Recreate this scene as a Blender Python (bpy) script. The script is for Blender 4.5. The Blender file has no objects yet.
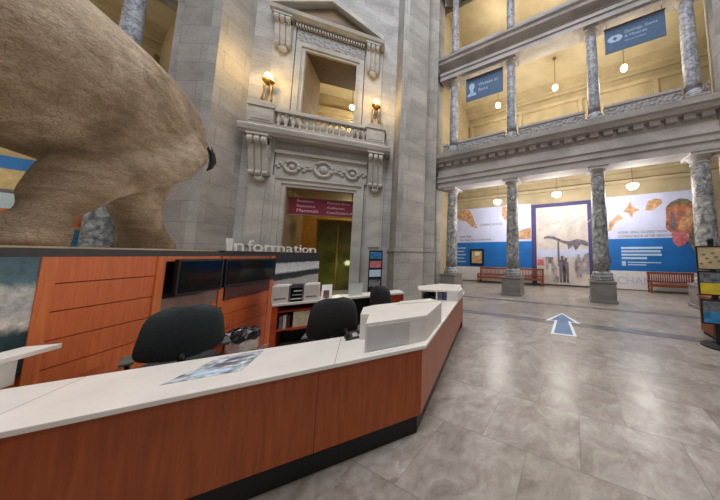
import bpy, bmesh, math, random
from mathutils import Vector, Matrix
random.seed(7)
S = bpy.context.scene
COL = S.collection
PI = math.pi
R = math.radians

# ------------------------------------------------------------------ camera
cam = bpy.data.cameras.new('camera')
cam.sensor_width = 36
cam.lens = 36*211.09/720
cam.shift_x = -(481.25-360)/720
cam.shift_y = -(250-236.93)/720
cam.clip_start = .05; cam.clip_end = 200
cam_o = bpy.data.objects.new('camera', cam); COL.objects.link(cam_o)
_az, _p, _r = R(21.442), R(5.0071), R(.2365)
_f = Vector((math.sin(_az)*math.cos(_p), math.cos(_az)*math.cos(_p), math.sin(_p)))
_x0 = Vector((math.cos(_az), -math.sin(_az), 0)); _u0 = _x0.cross(_f)
_x = math.cos(_r)*_x0+math.sin(_r)*_u0; _u = -math.sin(_r)*_x0+math.cos(_r)*_u0
M3 = Matrix((_x, _u, -_f)).transposed()
cam_o.matrix_world = Matrix.Translation((0, 0, 2.0)) @ M3.to_4x4()
S.camera = cam_o

# ------------------------------------------------------------------ world, exposure, dome light
W = bpy.data.worlds.new('world'); S.world = W; W.use_nodes = True
bg = W.node_tree.nodes['Background']
bg.inputs[0].default_value = (.95, .95, 1, 1); bg.inputs[1].default_value = .22
S.view_settings.view_transform = 'Standard'; S.view_settings.look = 'None'
S.view_settings.gamma = 1; S.view_settings.use_curve_mapping = False
S.view_settings.exposure = 0.0

def light(name, kind, loc, energy, color, size=.2, rot=None, **k):
    l = bpy.data.lights.new(name, kind); l.energy = energy; l.color = color
    if kind == 'AREA': l.size = size
    else: l.shadow_soft_size = size
    for a, b in k.items(): setattr(l, a, b)
    o = bpy.data.objects.new(name, l); COL.objects.link(o); o.location = loc
    if rot: o.rotation_euler = rot
    return o
light('dome_skylight', 'AREA', (-1.5, 1.0, 24), 3500, (.86, .91, 1), 9)
# the rotunda's dome lamps behind the visitor
light('dome_lamp', 'POINT', (1.0, -7.0, 11), 760, (1, .86, .70), 1.2)

# ------------------------------------------------------------------ materials
def lin(c):
    return tuple((v/255/12.92 if v/255 <= .04045 else ((v/255+.055)/1.055)**2.4) for v in c)+(1,)
class NT:
    def __init__(s, name):
        s.m = bpy.data.materials.new(name); s.m.use_nodes = True
        s.t = s.m.node_tree; s.b = s.t.nodes['Principled BSDF']
    def n(s, typ, **k):
        x = s.t.nodes.new(typ)
        for a, b in k.items():
            if a in x.inputs.keys(): x.inputs[a].default_value = b
            else: setattr(x, a, b)
        return x
    def l(s, a, b): s.t.links.new(a, b)
    def ramp(s, stops, fac, interp='LINEAR'):
        r = s.n('ShaderNodeValToRGB'); r.color_ramp.interpolation = interp
        e = r.color_ramp.elements
        while len(e) < len(stops): e.new(.5)
        for q, (p, c) in zip(e, stops): q.position = p; q.color = lin(c)
        s.l(fac, r.inputs[0]); return r.outputs[0]
    def mix(s, a, b, fac, mode='MIX'):
        x = s.n('ShaderNodeMix', data_type='RGBA', blend_type=mode)
        for v, i in ((fac, 0), (a, 6), (b, 7)):
            if hasattr(v, 'links'): s.l(v, x.inputs[i])
            else: x.inputs[i].default_value = v
        return x.outputs[2]
    def uv(s): return s.n('ShaderNodeUVMap').outputs[0]
    def ob(s): return s.n('ShaderNodeTexCoord').outputs['Object']
    def noise(s, vec, scale, detail=4, rough=.55, dist=0.):
        x = s.n('ShaderNodeTexNoise'); x.inputs['Scale'].default_value = scale; x.inputs['Detail'].default_value = detail
        x.inputs['Roughness'].default_value = rough; x.inputs['Distortion'].default_value = dist
        s.l(vec, x.inputs['Vector']); return x.outputs['Fac']
    def mapg(s, vec, scale=(1, 1, 1), rot=(0, 0, 0), loc=(0, 0, 0)):
        x = s.n('ShaderNodeMapping'); x.inputs['Scale'].default_value = scale; x.inputs['Rotation'].default_value = rot
        x.inputs['Location'].default_value = loc; s.l(vec, x.inputs['Vector']); return x.outputs[0]
    def bump(s, h, strength=.3, dist=.02):
        x = s.n('ShaderNodeBump'); x.inputs['Strength'].default_value = strength; x.inputs['Distance'].default_value = dist
        s.l(h, x.inputs['Height']); s.l(x.outputs[0], s.b.inputs['Normal'])
    def base(s, c):
        if hasattr(c, 'links'): s.l(c, s.b.inputs['Base Color'])
        else: s.b.inputs['Base Color'].default_value = c
    def rough(s, v): s.b.inputs['Roughness'].default_value = v

def plain(name, c, rough=.5, metal=0., var=.12, scale=6., spec=.5):
    m = NT(name); f = m.noise(m.ob(), scale, 3)
    d = tuple(max(0, int(v*(1-var))) for v in c); e = tuple(min(255, int(v*(1+var*.6))) for v in c)
    m.base(m.ramp([(.3, d), (.7, e)], f)); m.rough(rough); m.b.inputs['Metallic'].default_value = metal
    m.b.inputs['Specular IOR Level'].default_value = spec
    return m.m
def glow(name, c, strength):
    m = NT(name); m.base(lin(c)); m.b.inputs['Emission Color'].default_value = lin(c); m.b.inputs['Emission Strength'].default_value = strength
    return m.m
def stone(name, c1, c2, bw=1.5, bh=.62, mortar=.02, mc=(96, 94, 90), rough=.75, joint=True):
    m = NT(name); uv = m.uv()
    cl = m.noise(m.mapg(uv, (.5, .9, 1)), 1.3, 5, .6, .6); fine = m.noise(uv, 14, 4, .7)
    base = m.ramp([(.3, c1), (.7, c2)], cl)
    base = m.mix(base, m.ramp([(.3, (150, 146, 140)), (.7, (255, 255, 255))], fine), .35, 'MULTIPLY')
    if joint:
        b = m.n('ShaderNodeTexBrick'); b.offset = .5
        m.l(uv, b.inputs['Vector']); b.inputs['Scale'].default_value = 1; b.inputs['Brick Width'].default_value = bw
        b.inputs['Row Height'].default_value = bh; b.inputs['Mortar Size'].default_value = mortar*.5; b.inputs['Mortar Smooth'].default_value = .6
        b.inputs['Color1'].default_value = (1, 1, 1, 1); b.inputs['Color2'].default_value = (.80, .79, .78, 1)
        b.inputs['Mortar'].default_value = (.5, .49, .48, 1)
        base = m.mix(base, b.outputs['Color'], 1., 'MULTIPLY')
    m.base(base); m.rough(rough); m.bump(fine, .15, .02); return m.m
def marble(name, stops, scale=2.2, rough=.5):
    m = NT(name); o = m.ob()
    a = m.noise(o, scale, 6, .65, 1.6)
    v = m.n('ShaderNodeTexVoronoi', feature='DISTANCE_TO_EDGE'); v.inputs['Scale'].default_value = scale*1.3
    d = m.n('ShaderNodeVectorMath', operation='ADD')
    nz = m.n('ShaderNodeTexNoise'); nz.inputs['Scale'].default_value = scale*1.5; m.l(o, nz.inputs['Vector'])
    m.l(o, d.inputs[0]); m.l(nz.outputs['Color'], d.inputs[1]); m.l(d.outputs[0], v.inputs['Vector'])
    vein = m.ramp([(.0, (74, 76, 82)), (.12, (255, 255, 255))], v.outputs['Distance'])
    m.base(m.mix(m.ramp(stops, a), vein, .6, 'MULTIPLY')); m.rough(rough); return m.m
def wood(name, c1, c2, axis='z', rough=.35, scale=1.):
    m = NT(name); sc = {'z': (14, 14, .9), 'x': (.9, 14, 14), 'y': (14, .9, 14)}[axis]
    f = m.noise(m.mapg(m.ob(), tuple(v*scale for v in sc)), 2.2, 5, .6, .4)
    m.base(m.ramp([(.28, c1), (.72, c2)], f)); m.rough(rough); return m.m

M = {}
M['ashlar'] = stone('ashlar_limestone', (172, 168, 164), (212, 208, 203))
M['ashlar_pier'] = stone('pier_limestone', (166, 161, 154), (202, 196, 188), 1.7, .8)
M['carved'] = stone('carved_limestone', (172, 167, 158), (214, 208, 198), joint=False)
M['entab'] = stone('entablature_stone', (166, 160, 156), (206, 199, 194), joint=False)
M['pedestal'] = stone('pedestal_stone', (112, 108, 104), (158, 152, 146), joint=False)
M['plaster'] = plain('gallery_plaster_shaded', (186, 170, 138), .8, var=.08, scale=1.2)  # wall tan darkened: shade below the cornices is put into the colour
M['plaster_lit'] = plain('gallery_plaster_lit', (206, 193, 162), .8, var=.06, scale=1.2)  # same plaster lightened: lamp glow on the ceilings is put into the colour
M['col'] = marble('grey_veined_marble', [(.28, (96, 100, 112)), (.42, (150, 152, 160)), (.58, (182, 182, 188)), (.74, (214, 212, 212))], 1.7)
M['col_dark'] = marble('dark_veined_marble', [(.30, (74, 76, 78)), (.44, (132, 132, 130)), (.58, (182, 180, 174)), (.74, (224, 220, 212))], 2.2)
def carved_panel():
    m = NT('carved_parapet_stone'); uv = m.uv()
    v = m.n('ShaderNodeTexVoronoi'); v.inputs['Scale'].default_value = 6.5; v.inputs['Randomness'].default_value = .7; m.l(uv, v.inputs['Vector'])
    f = m.noise(uv, 16, 4, .7)
    m.base(m.ramp([(.3, (126, 122, 122)), (.7, (186, 182, 178))], f)); m.bump(v.outputs['Distance'], 1., .09); m.rough(.7); return m.m
M['parapet'] = carved_panel()
def floor_mat():
    m = NT('polished_marble_floor'); uv = m.uv()
    b = m.n('ShaderNodeTexBrick'); b.offset = .5
    m.l(m.mapg(uv, rot=(0, 0, R(45))), b.inputs['Vector']); b.inputs['Scale'].default_value = 1; b.inputs['Brick Width'].default_value = 1.0
    b.inputs['Row Height'].default_value = .78; b.inputs['Mortar Size'].default_value = .007; b.inputs['Mortar Smooth'].default_value = .4
    b.inputs['Color1'].default_value = (1, 1, 1, 1); b.inputs['Color2'].default_value = (.78, .76, .74, 1); b.inputs['Mortar'].default_value = (.68, .66, .64, 1)
    b2 = m.n('ShaderNodeTexBrick'); b2.offset = .5
    m.l(m.mapg(uv, rot=(0, 0, R(45))), b2.inputs['Vector']); b2.inputs['Scale'].default_value = 1; b2.inputs['Brick Width'].default_value = 1.0
    b2.inputs['Row Height'].default_value = .78; b2.inputs['Mortar Size'].default_value = 0; b2.inputs['Color1'].default_value = (0, 0, 0, 1); b2.inputs['Color2'].default_value = (1, 1, 1, 1)
    sc = m.n('ShaderNodeVectorMath', operation='SCALE'); sc.inputs['Scale'].default_value = 37; m.l(b2.outputs['Color'], sc.inputs[0])
    ad = m.n('ShaderNodeVectorMath', operation='ADD'); m.l(uv, ad.inputs[0]); m.l(sc.outputs[0], ad.inputs[1]); sv = ad.outputs[0]
    a = m.noise(sv, 2.6, 9, .70, .8); c = m.noise(sv, 9, 8, .74, .4)
    base = m.mix(m.ramp([(.34, (132, 122, 111)), (.46, (156, 147, 137)), (.56, (170, 162, 152)), (.70, (192, 185, 176))], a), m.ramp([(.34, (176, 168, 160)), (.58, (255, 255, 255))], c), .42, 'MULTIPLY')
    m.base(m.mix(base, b.outputs['Color'], 1., 'MULTIPLY'))
    rr = m.n('ShaderNodeMapRange'); rr.inputs[3].default_value = .26; rr.inputs[4].default_value = .40; m.l(c, rr.inputs[0]); m.l(rr.outputs[0], m.b.inputs['Roughness']); m.b.inputs['Specular IOR Level'].default_value = .6
    return m.m
M['floor'] = floor_mat()
M['inlay'] = plain('dark_inlay_marble', (122, 116, 112), .26, var=.15, scale=2)
M['cherry'] = wood('cherry_panelling', (204, 96, 48), (228, 124, 70), 'z', .4)
M['cherry_dark'] = wood('reddish_desk_veneer', (146, 68, 28), (178, 92, 44), 'z', .38)
M['cherry_edge'] = wood('cherry_frame', (206, 104, 52), (230, 132, 74), 'z', .4)
M['red_cabinet'] = plain('red_brown_laminate', (186, 74, 34), .45)
M['bench_wood'] = wood('bench_wood', (116, 56, 34), (158, 84, 54), 'x', .45)
M['mauve'] = plain('mauve_board', (140, 110, 98), .5)
M['maroon'] = plain('maroon_board', (92, 44, 40), .5)
M['white'] = plain('white_solid_surface', (234, 226, 216), .3, var=.03, scale=3)
M['white2'] = plain('white_laminate', (222, 218, 212), .4, var=.03)
M['hutch_front'] = plain('hutch_grey_front', (196, 194, 192), .45, var=.03)
M['paper'] = plain('white_paper', (240, 236, 228), .7, var=.02)
M['offwhite'] = plain('printer_plastic', (216, 208, 198), .45, var=.03)
M['black'] = plain('black_plastic', (22, 22, 23), .4)
M['toe'] = plain('black_toe_kick', (20, 17, 16), .5)
M['screen'] = plain('dark_screen', (14, 15, 17), .08)
M['chair'] = plain('charcoal_upholstery', (48, 47, 47), .85, scale=40)
M['chair_teal'] = plain('dark_teal_upholstery', (42, 52, 54), .8, scale=40)
M['grey_pad'] = plain('grey_green_armrest', (84, 90, 84), .6)
M['steel'] = plain('brushed_steel', (150, 150, 152), .35, 1.)
M['cap'] = plain('dark_stone_cap', (58, 54, 52), .5)
M['sand'] = plain('platform_sand', (206, 186, 158), .9, scale=3)
M['letter'] = plain('white_letters', (226, 222, 216), .5, var=.02)
M['bronze'] = plain('gilded_bronze', (150, 118, 66), .45, .6)
M['bulb'] = glow('lit_globe', (255, 232, 194), 5)
M['flame'] = glow('lit_torch_globe', (255, 206, 112), 6)
M['banner'] = plain('slate_blue_banner', (84, 108, 138), .7, var=.05)
M['banner_ink'] = plain('pale_blue_print', (178, 200, 226), .7, var=.03)
M['sign_maroon'] = plain('maroon_sign', (122, 32, 52), .5, var=.08)
M['sign_ink'] = plain('pale_pink_lettering', (222, 180, 190), .6, var=.03)
M['arrow_blue'] = plain('overlay_arrow_blue', (92, 128, 170), .5, var=.15, scale=1.5)
M['arrow_white'] = plain('overlay_arrow_white', (232, 236, 240), .5, var=.03)
M['purple'] = plain('purple_border', (70, 66, 120), .6, var=.06)
M['mural_white'] = plain('pale_lavender_print', (208, 214, 246), .6, var=.05, scale=.8)
M['mural_blue'] = plain('bright_blue_print', (24, 112, 196), .6, var=.10, scale=.7)
M['mural_base'] = plain('white_print', (232, 232, 236), .6, var=.04, scale=.8)
M['ink_dark'] = plain('dark_print', (92, 88, 100), .6)
M['ink_light'] = plain('light_blue_print', (190, 216, 240), .6, var=.03)
M['ink_faint'] = plain('faint_lavender_print', (198, 198, 226), .6, var=.03)
M['print_orange'] = plain('orange_brown_print', (206, 160, 122), .6, var=.25, scale=5)
M['print_rust'] = plain('rusty_dinosaur_print', (190, 122, 94), .6, var=.35, scale=3.5)
M['print_green'] = plain('olive_dinosaur_print', (124, 116, 92), .6, var=.3, scale=3.5)
M['print_pink'] = plain('pink_mouth_print', (204, 116, 124), .6, var=.2)
M['photo_grey'] = plain('faded_photo_print', (214, 204, 198), .6, var=.10, scale=1.2)
M['photo_dark'] = plain('dark_photo_print', (118, 110, 122), .6, var=.3, scale=4)
M['photo_beam'] = plain('pale_photo_print', (194, 184, 180), .6, var=.06)
M['photo_mid'] = plain('mid_photo_print', (172, 160, 166), .6, var=.25, scale=4)
M['glass_green'] = plain('green_tinted_glass', (86, 84, 38), .15, var=.35, scale=.9)
M['door_yellow'] = plain('ochre_wall', (190, 150, 70), .6)
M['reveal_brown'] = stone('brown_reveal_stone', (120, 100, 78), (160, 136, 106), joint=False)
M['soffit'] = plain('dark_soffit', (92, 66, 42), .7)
M['poster_tan'] = plain('tan_print', (196, 178, 134), .6, scale=4)
M['poster_yellow'] = plain('yellow_print', (218, 190, 44), .6)
M['poster_blue'] = plain('blue_print', (48, 128, 176), .6, var=.35, scale=7)
M['poster_grey'] = plain('grey_photo_print', (110, 112, 116), .6, var=.5, scale=9)
M['kiosk_wood'] = wood('kiosk_wood', (120, 58, 32), (150, 78, 46), 'z', .5)
M['map_paper'] = plain('printed_map', (170, 176, 180), .5, var=.55, scale=16)
M['leaflet'] = plain('cream_map_sheet', (216, 208, 176), .6, var=.12, scale=9)
M['frost'] = plain('frosted_acrylic', (206, 210, 204), .25, var=.04)
M['bag_white'] = plain('white_bin_liner', (206, 198, 192), .5, var=.15, scale=9)
M['bag_black'] = plain('black_bin_liner', (34, 34, 38), .3, var=.3, scale=9)
M['ivory'] = plain('ivory', (224, 212, 186), .4)
def photo_bands(name, stops, scale=2.2, amp=.12):
    m = NT(name); o = m.ob(); sep = m.n('ShaderNodeSeparateXYZ'); m.l(o, sep.inputs[0])
    nz = m.noise(o, scale, 6, .65, 1.); a = m.n('ShaderNodeMath', operation='MULTIPLY_ADD'); a.inputs[1].default_value = amp*2; m.l(nz, a.inputs[0])
    m.l(sep.outputs['Z'], a.inputs[2])
    f2 = m.noise(o, scale*5, 5, .7)
    m.base(m.mix(m.ramp(stops, a.outputs[0]), m.ramp([(.3, (120, 120, 120)), (.65, (255, 255, 255))], f2), .6, 'MULTIPLY')); m.rough(.4); return m.m
M['seascape'] = photo_bands('icy_water_photo', [(.10, (26, 54, 60)), (.44, (34, 66, 72)), (.52, (240, 230, 220)), (.66, (200, 200, 200)), (.82, (226, 222, 218)), (.88, (96, 132, 142)), (1.0, (84, 116, 128))], 5., .09)
M['seascape2'] = photo_bands('grey_seabird_photo', [(.2, (214, 210, 206)), (.44, (196, 196, 196)), (.47, (44, 56, 60)), (.60, (20, 28, 32)), (.65, (244, 246, 248)), (.85, (214, 222, 228)), (.89, (14, 22, 30)), (1.0, (26, 38, 48))], 3.5, .05)
def skin():
    m = NT('elephant_skin'); o = m.ob()
    big = m.noise(o, .75, 5, .6, .4)
    fold = m.noise(m.mapg(o, (1.2, 1.5, 3.0), rot=(R(30), 0, 0)), 2.4, 5, .6, .5)
    v = m.n('ShaderNodeTexVoronoi', feature='DISTANCE_TO_EDGE'); v.inputs['Scale'].default_value = 1.
    wv = m.n('ShaderNodeVectorMath', operation='ADD'); nz = m.n('ShaderNodeTexNoise'); nz.inputs['Scale'].default_value = 7; m.l(o, nz.inputs['Vector'])
    m.l(m.mapg(o, (13, 15, 30), rot=(R(25), 0, 0)), wv.inputs[0]); m.l(nz.outputs['Color'], wv.inputs[1]); m.l(wv.outputs[0], v.inputs['Vector'])
    crack = m.ramp([(0., (150, 138, 122)), (.14, (255, 255, 255))], v.outputs['Distance'])
    c = m.mix(m.ramp([(.32, (132, 110, 88)), (.5, (180, 160, 138)), (.68, (214, 198, 178))], big), m.ramp([(.3, (196, 186, 172)), (.6, (255, 255, 255))], fold), .8, 'MULTIPLY')
    m.base(m.mix(c, crack, .30, 'MULTIPLY')); m.rough(.85)
    mn = m.n('ShaderNodeMath', operation='MINIMUM'); mn.inputs[1].default_value = .16; m.l(v.outputs['Distance'], mn.inputs[0])
    ad = m.n('ShaderNodeMath', operation='MULTIPLY_ADD'); ad.inputs[1].default_value = 1.2; m.l(fold, ad.inputs[0]); m.l(mn.outputs[0], ad.inputs[2])
    m.bump(ad.outputs[0], .6, .08); return m.m
M['skin'] = skin()

# ------------------------------------------------------------------ mesh builder
class MB:
    def __init__(s): s.bm = bmesh.new()
    def face(s, pts):
        s.bm.faces.new([s.bm.verts.new(p) for p in pts]); return s
    def prism(s, poly, z0, z1, mtx=None):
        a = [Vector((p[0], p[1], z0)) for p in poly]; b = [Vector((p[0], p[1], z1)) for p in poly]
        area = sum(poly[i][0]*poly[(i+1) % len(poly)][1]-poly[(i+1) % len(poly)][0]*poly[i][1] for i in range(len(poly)))
        if area < 0: a.reverse(); b.reverse()
        if mtx: a = [mtx @ v for v in a]; b = [mtx @ v for v in b]
        va = [s.bm.verts.new(v) for v in a]; vb = [s.bm.verts.new(v) for v in b]; n = len(a)
        s.bm.faces.new(list(reversed(va))); s.bm.faces.new(vb)
        for i in range(n): s.bm.faces.new([va[i], va[(i+1) % n], vb[(i+1) % n], vb[i]])
        return s
    def box(s, x0, x1, y0, y1, z0, z1, mtx=None):
        return s.prism([(x0, y0), (x1, y0), (x1, y1), (x0, y1)], z0, z1, mtx)
    def profile(s, prof, u0, u1):
        """prof: (D, z) polygon extruded along x from u0 to u1"""
        m = Matrix(((0, 0, 1, 0), (1, 0, 0, 0), (0, 1, 0, 0), (0, 0, 0, 1)))
        return s.prism(prof, u0, u1, m)
    def side(s, prof, x0, x1): return s.profile(prof, x0, x1)
    def front(s, poly, y0, y1):
        """poly: (x, z) outline facing -y, given depth"""
        m = Matrix(((1, 0, 0, 0), (0, 0, -1, 0), (0, 1, 0, 0), (0, 0, 0, 1)))
        return s.prism(poly, -y1, -y0, m)
    def lathe(s, prof, c=(0, 0, 0), n=24, mtx=None):
        rings = []
        for r, z in prof:
            ring = []
            for i in range(n):
                v = Vector((c[0]+r*math.cos(2*PI*i/n), c[1]+r*math.sin(2*PI*i/n), c[2]+z))
                ring.append(s.bm.verts.new(mtx @ v if mtx else v))
            rings.append(ring)
        for a, b in zip(rings, rings[1:]):
            for i in range(n): s.bm.faces.new([a[i], a[(i+1) % n], b[(i+1) % n], b[i]])
        s.bm.faces.new(list(reversed(rings[0]))); s.bm.faces.new(rings[-1]); return s
    def rings(s, secs, n=20):
        """secs: list of (centre, axis_a, axis_b) ellipses"""
        out = []
        for c, a, b in secs:
            out.append([s.bm.verts.new(Vector(c)+Vector(a)*math.cos(2*PI*i/n)+Vector(b)*math.sin(2*PI*i/n)) for i in range(n)])
        for p, q in zip(out, out[1:]):
            for i in range(n): s.bm.faces.new([p[i], p[(i+1) % n], q[(i+1) % n], q[i]])
        s.bm.faces.new(list(reversed(out[0]))); s.bm.faces.new(out[-1]); return s
    def tube(s, pts, n=12):
        """pts: (x, y, z, r)"""
        P = [Vector(p[:3]) for p in pts]; secs = []
        for i, p in enumerate(P):
            d = (P[min(i+1, len(P)-1)]-P[max(i-1, 0)]).normalized()
            a = d.cross(Vector((0, 0, 1)) if abs(d.z) < .9 else Vector((1, 0, 0))).normalized(); b = d.cross(a)
            secs.append((p, a*pts[i][3], b*pts[i][3]))
        return s.rings(secs, n)
    def ball(s, c, rx, ry=None, rz=None, seg=16, rng=10):
        ry = ry or rx; rz = rz or rx
        m = Matrix.Translation(c) @ Matrix.Diagonal((rx, ry, rz, 1))
        bmesh.ops.create_uvsphere(s.bm, u_segments=seg, v_segments=rng, radius=1, matrix=m); return s
    def build(s, name, mat, parent=None, smooth=False, bevel=0., loc=None, rotz=0., uvoff=(0, 0)):
        bmesh.ops.recalc_face_normals(s.bm, faces=s.bm.faces[:])
        uvl = s.bm.loops.layers.uv.new('UVMap')
        for f in s.bm.faces:
            n = f.normal
            if abs(n.z) > .75:
                for l in f.loops: l[uvl].uv = (l.vert.co.x, l.vert.co.y)
            else:
                t = Vector((-n.y, n.x, 0)).normalized()
                for l in f.loops: l[uvl].uv = (l.vert.co.dot(t)+uvoff[0], l.vert.co.z+uvoff[1])
            f.smooth = smooth
        me = bpy.data.meshes.new(name); s.bm.to_mesh(me); s.bm.free()
        me.materials.append(mat if not isinstance(mat, str) else M[mat])
        o = bpy.data.objects.new(name, me); COL.objects.link(o)
        if parent: o.parent = parent
        if loc: o.location = loc
        if rotz: o.rotation_euler = (0, 0, rotz)
        if bevel:
            b = o.modifiers.new('bevel', 'BEVEL'); b.width = bevel; b.segments = 2; b.limit_method = 'ANGLE'
        return o
def thing(name, label, cat, loc=(0, 0, 0), rotz=0., group=None):
    o = bpy.data.objects.new(name, None); COL.objects.link(o); o.location = loc; o.rotation_euler = (0, 0, rotz)
    o.empty_display_size = .1; o['label'] = label; o['category'] = cat
    if group: o['group'] = group
    return o
def tag(o, label, cat, group=None):
    o['label'] = label; o['category'] = cat
    if group: o['group'] = group
    return o
def struct(o): o['kind'] = 'structure'; return o
def dup(root, loc, rotz, label, group=None):
    r = root.copy(); COL.objects.link(r); r.location = loc; r.rotation_euler = (0, 0, rotz); r['label'] = label
    if group: r['group'] = group
    for ch in list(root.children):
        c = ch.copy(); COL.objects.link(c); c.parent = r
        for g in list(ch.children):
            d = g.copy(); COL.objects.link(d); d.parent = c
    return r
def glyphs(text, size, depth=.01, align='LEFT', bold=0.):
    cu = bpy.data.curves.new('t', 'FONT'); cu.body = text; cu.size = size; cu.extrude = depth/2; cu.align_x = align; cu.offset = bold; cu.resolution_u = 3
    o = bpy.data.objects.new('t', cu); COL.objects.link(o); bpy.context.view_layer.update()
    me = bpy.data.meshes.new_from_object(o.evaluated_get(bpy.context.evaluated_depsgraph_get()))
    bpy.data.objects.remove(o); bpy.data.curves.remove(cu); return me
UP = Matrix(((1, 0, 0, 0), (0, 0, -1, 0), (0, 1, 0, 0), (0, 0, 0, 1)))   # text plane XY -> facing -y
def lettering(name, text, size, mat, parent, pos, depth=.01, align='LEFT', bold=0., rotz=0., fit=None):
    if ' ' in text:                     # one piece per word
        x = 0
        for wd in text.split():
            me = glyphs(wd, size, depth, 'LEFT', bold); xs = max(v.co.x for v in me.vertices); bpy.data.meshes.remove(me)
            lettering(name, wd, size, mat, parent, (pos[0]+x, pos[1], pos[2]), depth, 'LEFT', bold, rotz); x += xs+.30*size
        return
    me = glyphs(text, size, depth, align, bold); me.transform(UP)
    if fit:
        xs = [v.co.x for v in me.vertices]; w = max(xs)-min(xs); me.transform(Matrix.Diagonal((fit/w, 1, 1, 1)))
    me.materials.clear(); me.materials.append(M[mat]); me.name = name
    o = bpy.data.objects.new(name, me); COL.objects.link(o); o.parent = parent; o.location = pos; o.rotation_euler = (0, 0, rotz); return o

# ------------------------------------------------------------------ frames
class Frame:
    def __init__(s, org, rotz): s.o = Vector(org); s.r = rotz
    def p(s, u, D, z=0.):
        c, k = math.cos(s.r), math.sin(s.r); return (s.o.x+c*u-k*D, s.o.y+k*u+c*D, z)
FR = Frame((0, 0, 0), -R(45))
CX = -3.6
FL = Frame((2*CX, 0, 0), R(45))

# ------------------------------------------------------------------ floor
struct(MB().prism([(-26, -16), (26, -16), (26, 26), (-26, 26)], -.1, 0).build('floor', 'floor'))
for i, (fr, d0, d1, u0, u1) in enumerate(((FR, 6.75, 7.12, -6.6, 8.5), (FR, 9.2, 9.5, -6.6, 8.5), (FL, 9.2, 9.5, -6, 6.6))):
    struct(MB().box(u0, u1, d0, d1, 0, .004).build('trim_%d' % (i+1), 'inlay', loc=fr.p(0, 0), rotz=fr.r))

# ------------------------------------------------------------------ niche wall (facing the visitor)
b = MB(); Y0, Y1 = 12.5, 14.5
DX0, DX1, DZ = -5.05, -2.25, 5.2
WX0, WX1, WZ0, WZ1 = -4.72, -2.46, 8.95, 12.3
b.box(-7.4, DX0, Y0, Y1, 0, 8.5).box(DX1, .2, Y0, Y1, 0, 8.5).box(DX0, DX1, Y0, Y1, DZ, 8.5)
b.box(WX0, WX1, 13.5, Y1, 8.5, WZ0).box(-7.4, WX0, Y0, Y1, 8.5, 22).box(WX1, .2, Y0, Y1, 8.5, 22).box(WX0, WX1, Y0, Y1, WZ1, 22)
struct(b.build('wall_back', 'ashlar'))
# pier polygons between the niche and the arcades
PR = [(-.46, 12.49), (-.13, 11.2), (.14, 11.2), (1.22, 11.6), (1.28, 12.3), (1.92, 12.3), (2.0, 12.95), (2.45, 13.3), (2.6, 15.5), (-.46, 15.5)]
PL = [(2*CX-x, y) for x, y in PR]
def grow(poly, g):
    cx = sum(p[0] for p in poly)/len(poly); cy = sum(p[1] for p in poly)/len(poly); out = []
    for x, y in poly:
        d = math.hypot(x-cx, y-cy); out.append((x+(x-cx)/d*g, y+(y-cy)/d*g))
    return out
struct(MB().prism(PR, 0, 22).build('wall_right', 'ashlar_pier'))
struct(MB().prism(PL, 0, 22).build('wall_left', 'ashlar_pier'))
k = 4
for P in (PR, PL):
    b = MB().prism(grow(P, .06), 0, 2.18).prism(grow(P, .10), 2.18, 2.26).prism(grow(P, .05), 2.26, 2.36)
    struct(b.build('baseboard_%s' % ('right' if P is PR else 'left'), 'ashlar_pier'))
# rooms behind the door and the window
struct(MB().box(-6.2, -.9, 18.0, 18.2, 0, 5.6).box(-6.4, -6.2, 14.5, 18.2, 0, 5.6).box(-.9, -.7, 14.5, 18.2, 0, 5.6).build('wall_vestibule', 'door_yellow'))
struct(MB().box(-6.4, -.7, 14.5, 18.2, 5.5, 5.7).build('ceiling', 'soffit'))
struct(MB().box(-6.6, -.4, 19.0, 19.2, 7.6, 15).box(-6.8, -6.6, 14.5, 19.2, 7.6, 15).box(-.4, -.2, 14.5, 19.2, 7.6, 15).box(-6.8, -.2, 14.5, 19.2, 7.4, 7.6).build('wall_upper_room', 'plaster'))
struct(MB().box(-6.8, -.2, 14.5, 19.2, 14.6, 14.8).build('ceiling', 'plaster_lit'))
struct(MB().box(-6.6, -.4, 18.75, 19.0, 11.0, 11.25).box(-6.6, -.4, 18.85, 19.0, 11.5, 11.62).box(-6.6, -.4, 18.5, 19.0, 13.0, 13.3).build('trim_4', 'plaster'))
# lining of the two openings: warm stone reveals and the dark soffits
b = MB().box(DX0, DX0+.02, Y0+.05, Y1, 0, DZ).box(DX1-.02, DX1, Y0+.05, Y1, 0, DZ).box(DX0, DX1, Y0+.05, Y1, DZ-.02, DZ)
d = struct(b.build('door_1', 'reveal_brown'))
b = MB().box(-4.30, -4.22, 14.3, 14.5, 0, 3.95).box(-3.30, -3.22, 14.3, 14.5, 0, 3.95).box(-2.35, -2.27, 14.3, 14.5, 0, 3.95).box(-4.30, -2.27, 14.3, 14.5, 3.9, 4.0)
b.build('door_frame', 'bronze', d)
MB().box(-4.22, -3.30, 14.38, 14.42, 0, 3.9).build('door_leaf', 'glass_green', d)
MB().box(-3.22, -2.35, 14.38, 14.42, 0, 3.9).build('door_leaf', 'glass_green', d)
w = struct(MB().box(WX0, WX0+.02, Y0+.05, Y1, 8.5, WZ1).box(WX1-.02, WX1, Y0+.05, Y1, 8.5, WZ1).box(WX0+.02, WX1-.02, 13.47, 13.5, 8.5, WZ0).build('window_1', 'reveal_brown'))  # brown sill panel added, set back so the baluster gaps stay in shade
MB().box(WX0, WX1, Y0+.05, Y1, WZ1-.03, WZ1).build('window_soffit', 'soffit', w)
light('vestibule_lamp', 'POINT', (-3.0, 15.8, 4.6), 90, (1, .8, .42), .3)
light('doorway_downlight', 'POINT', (-2.9, 13.4, 1.5), 18, (.95, 1, .5), .15)
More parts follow.
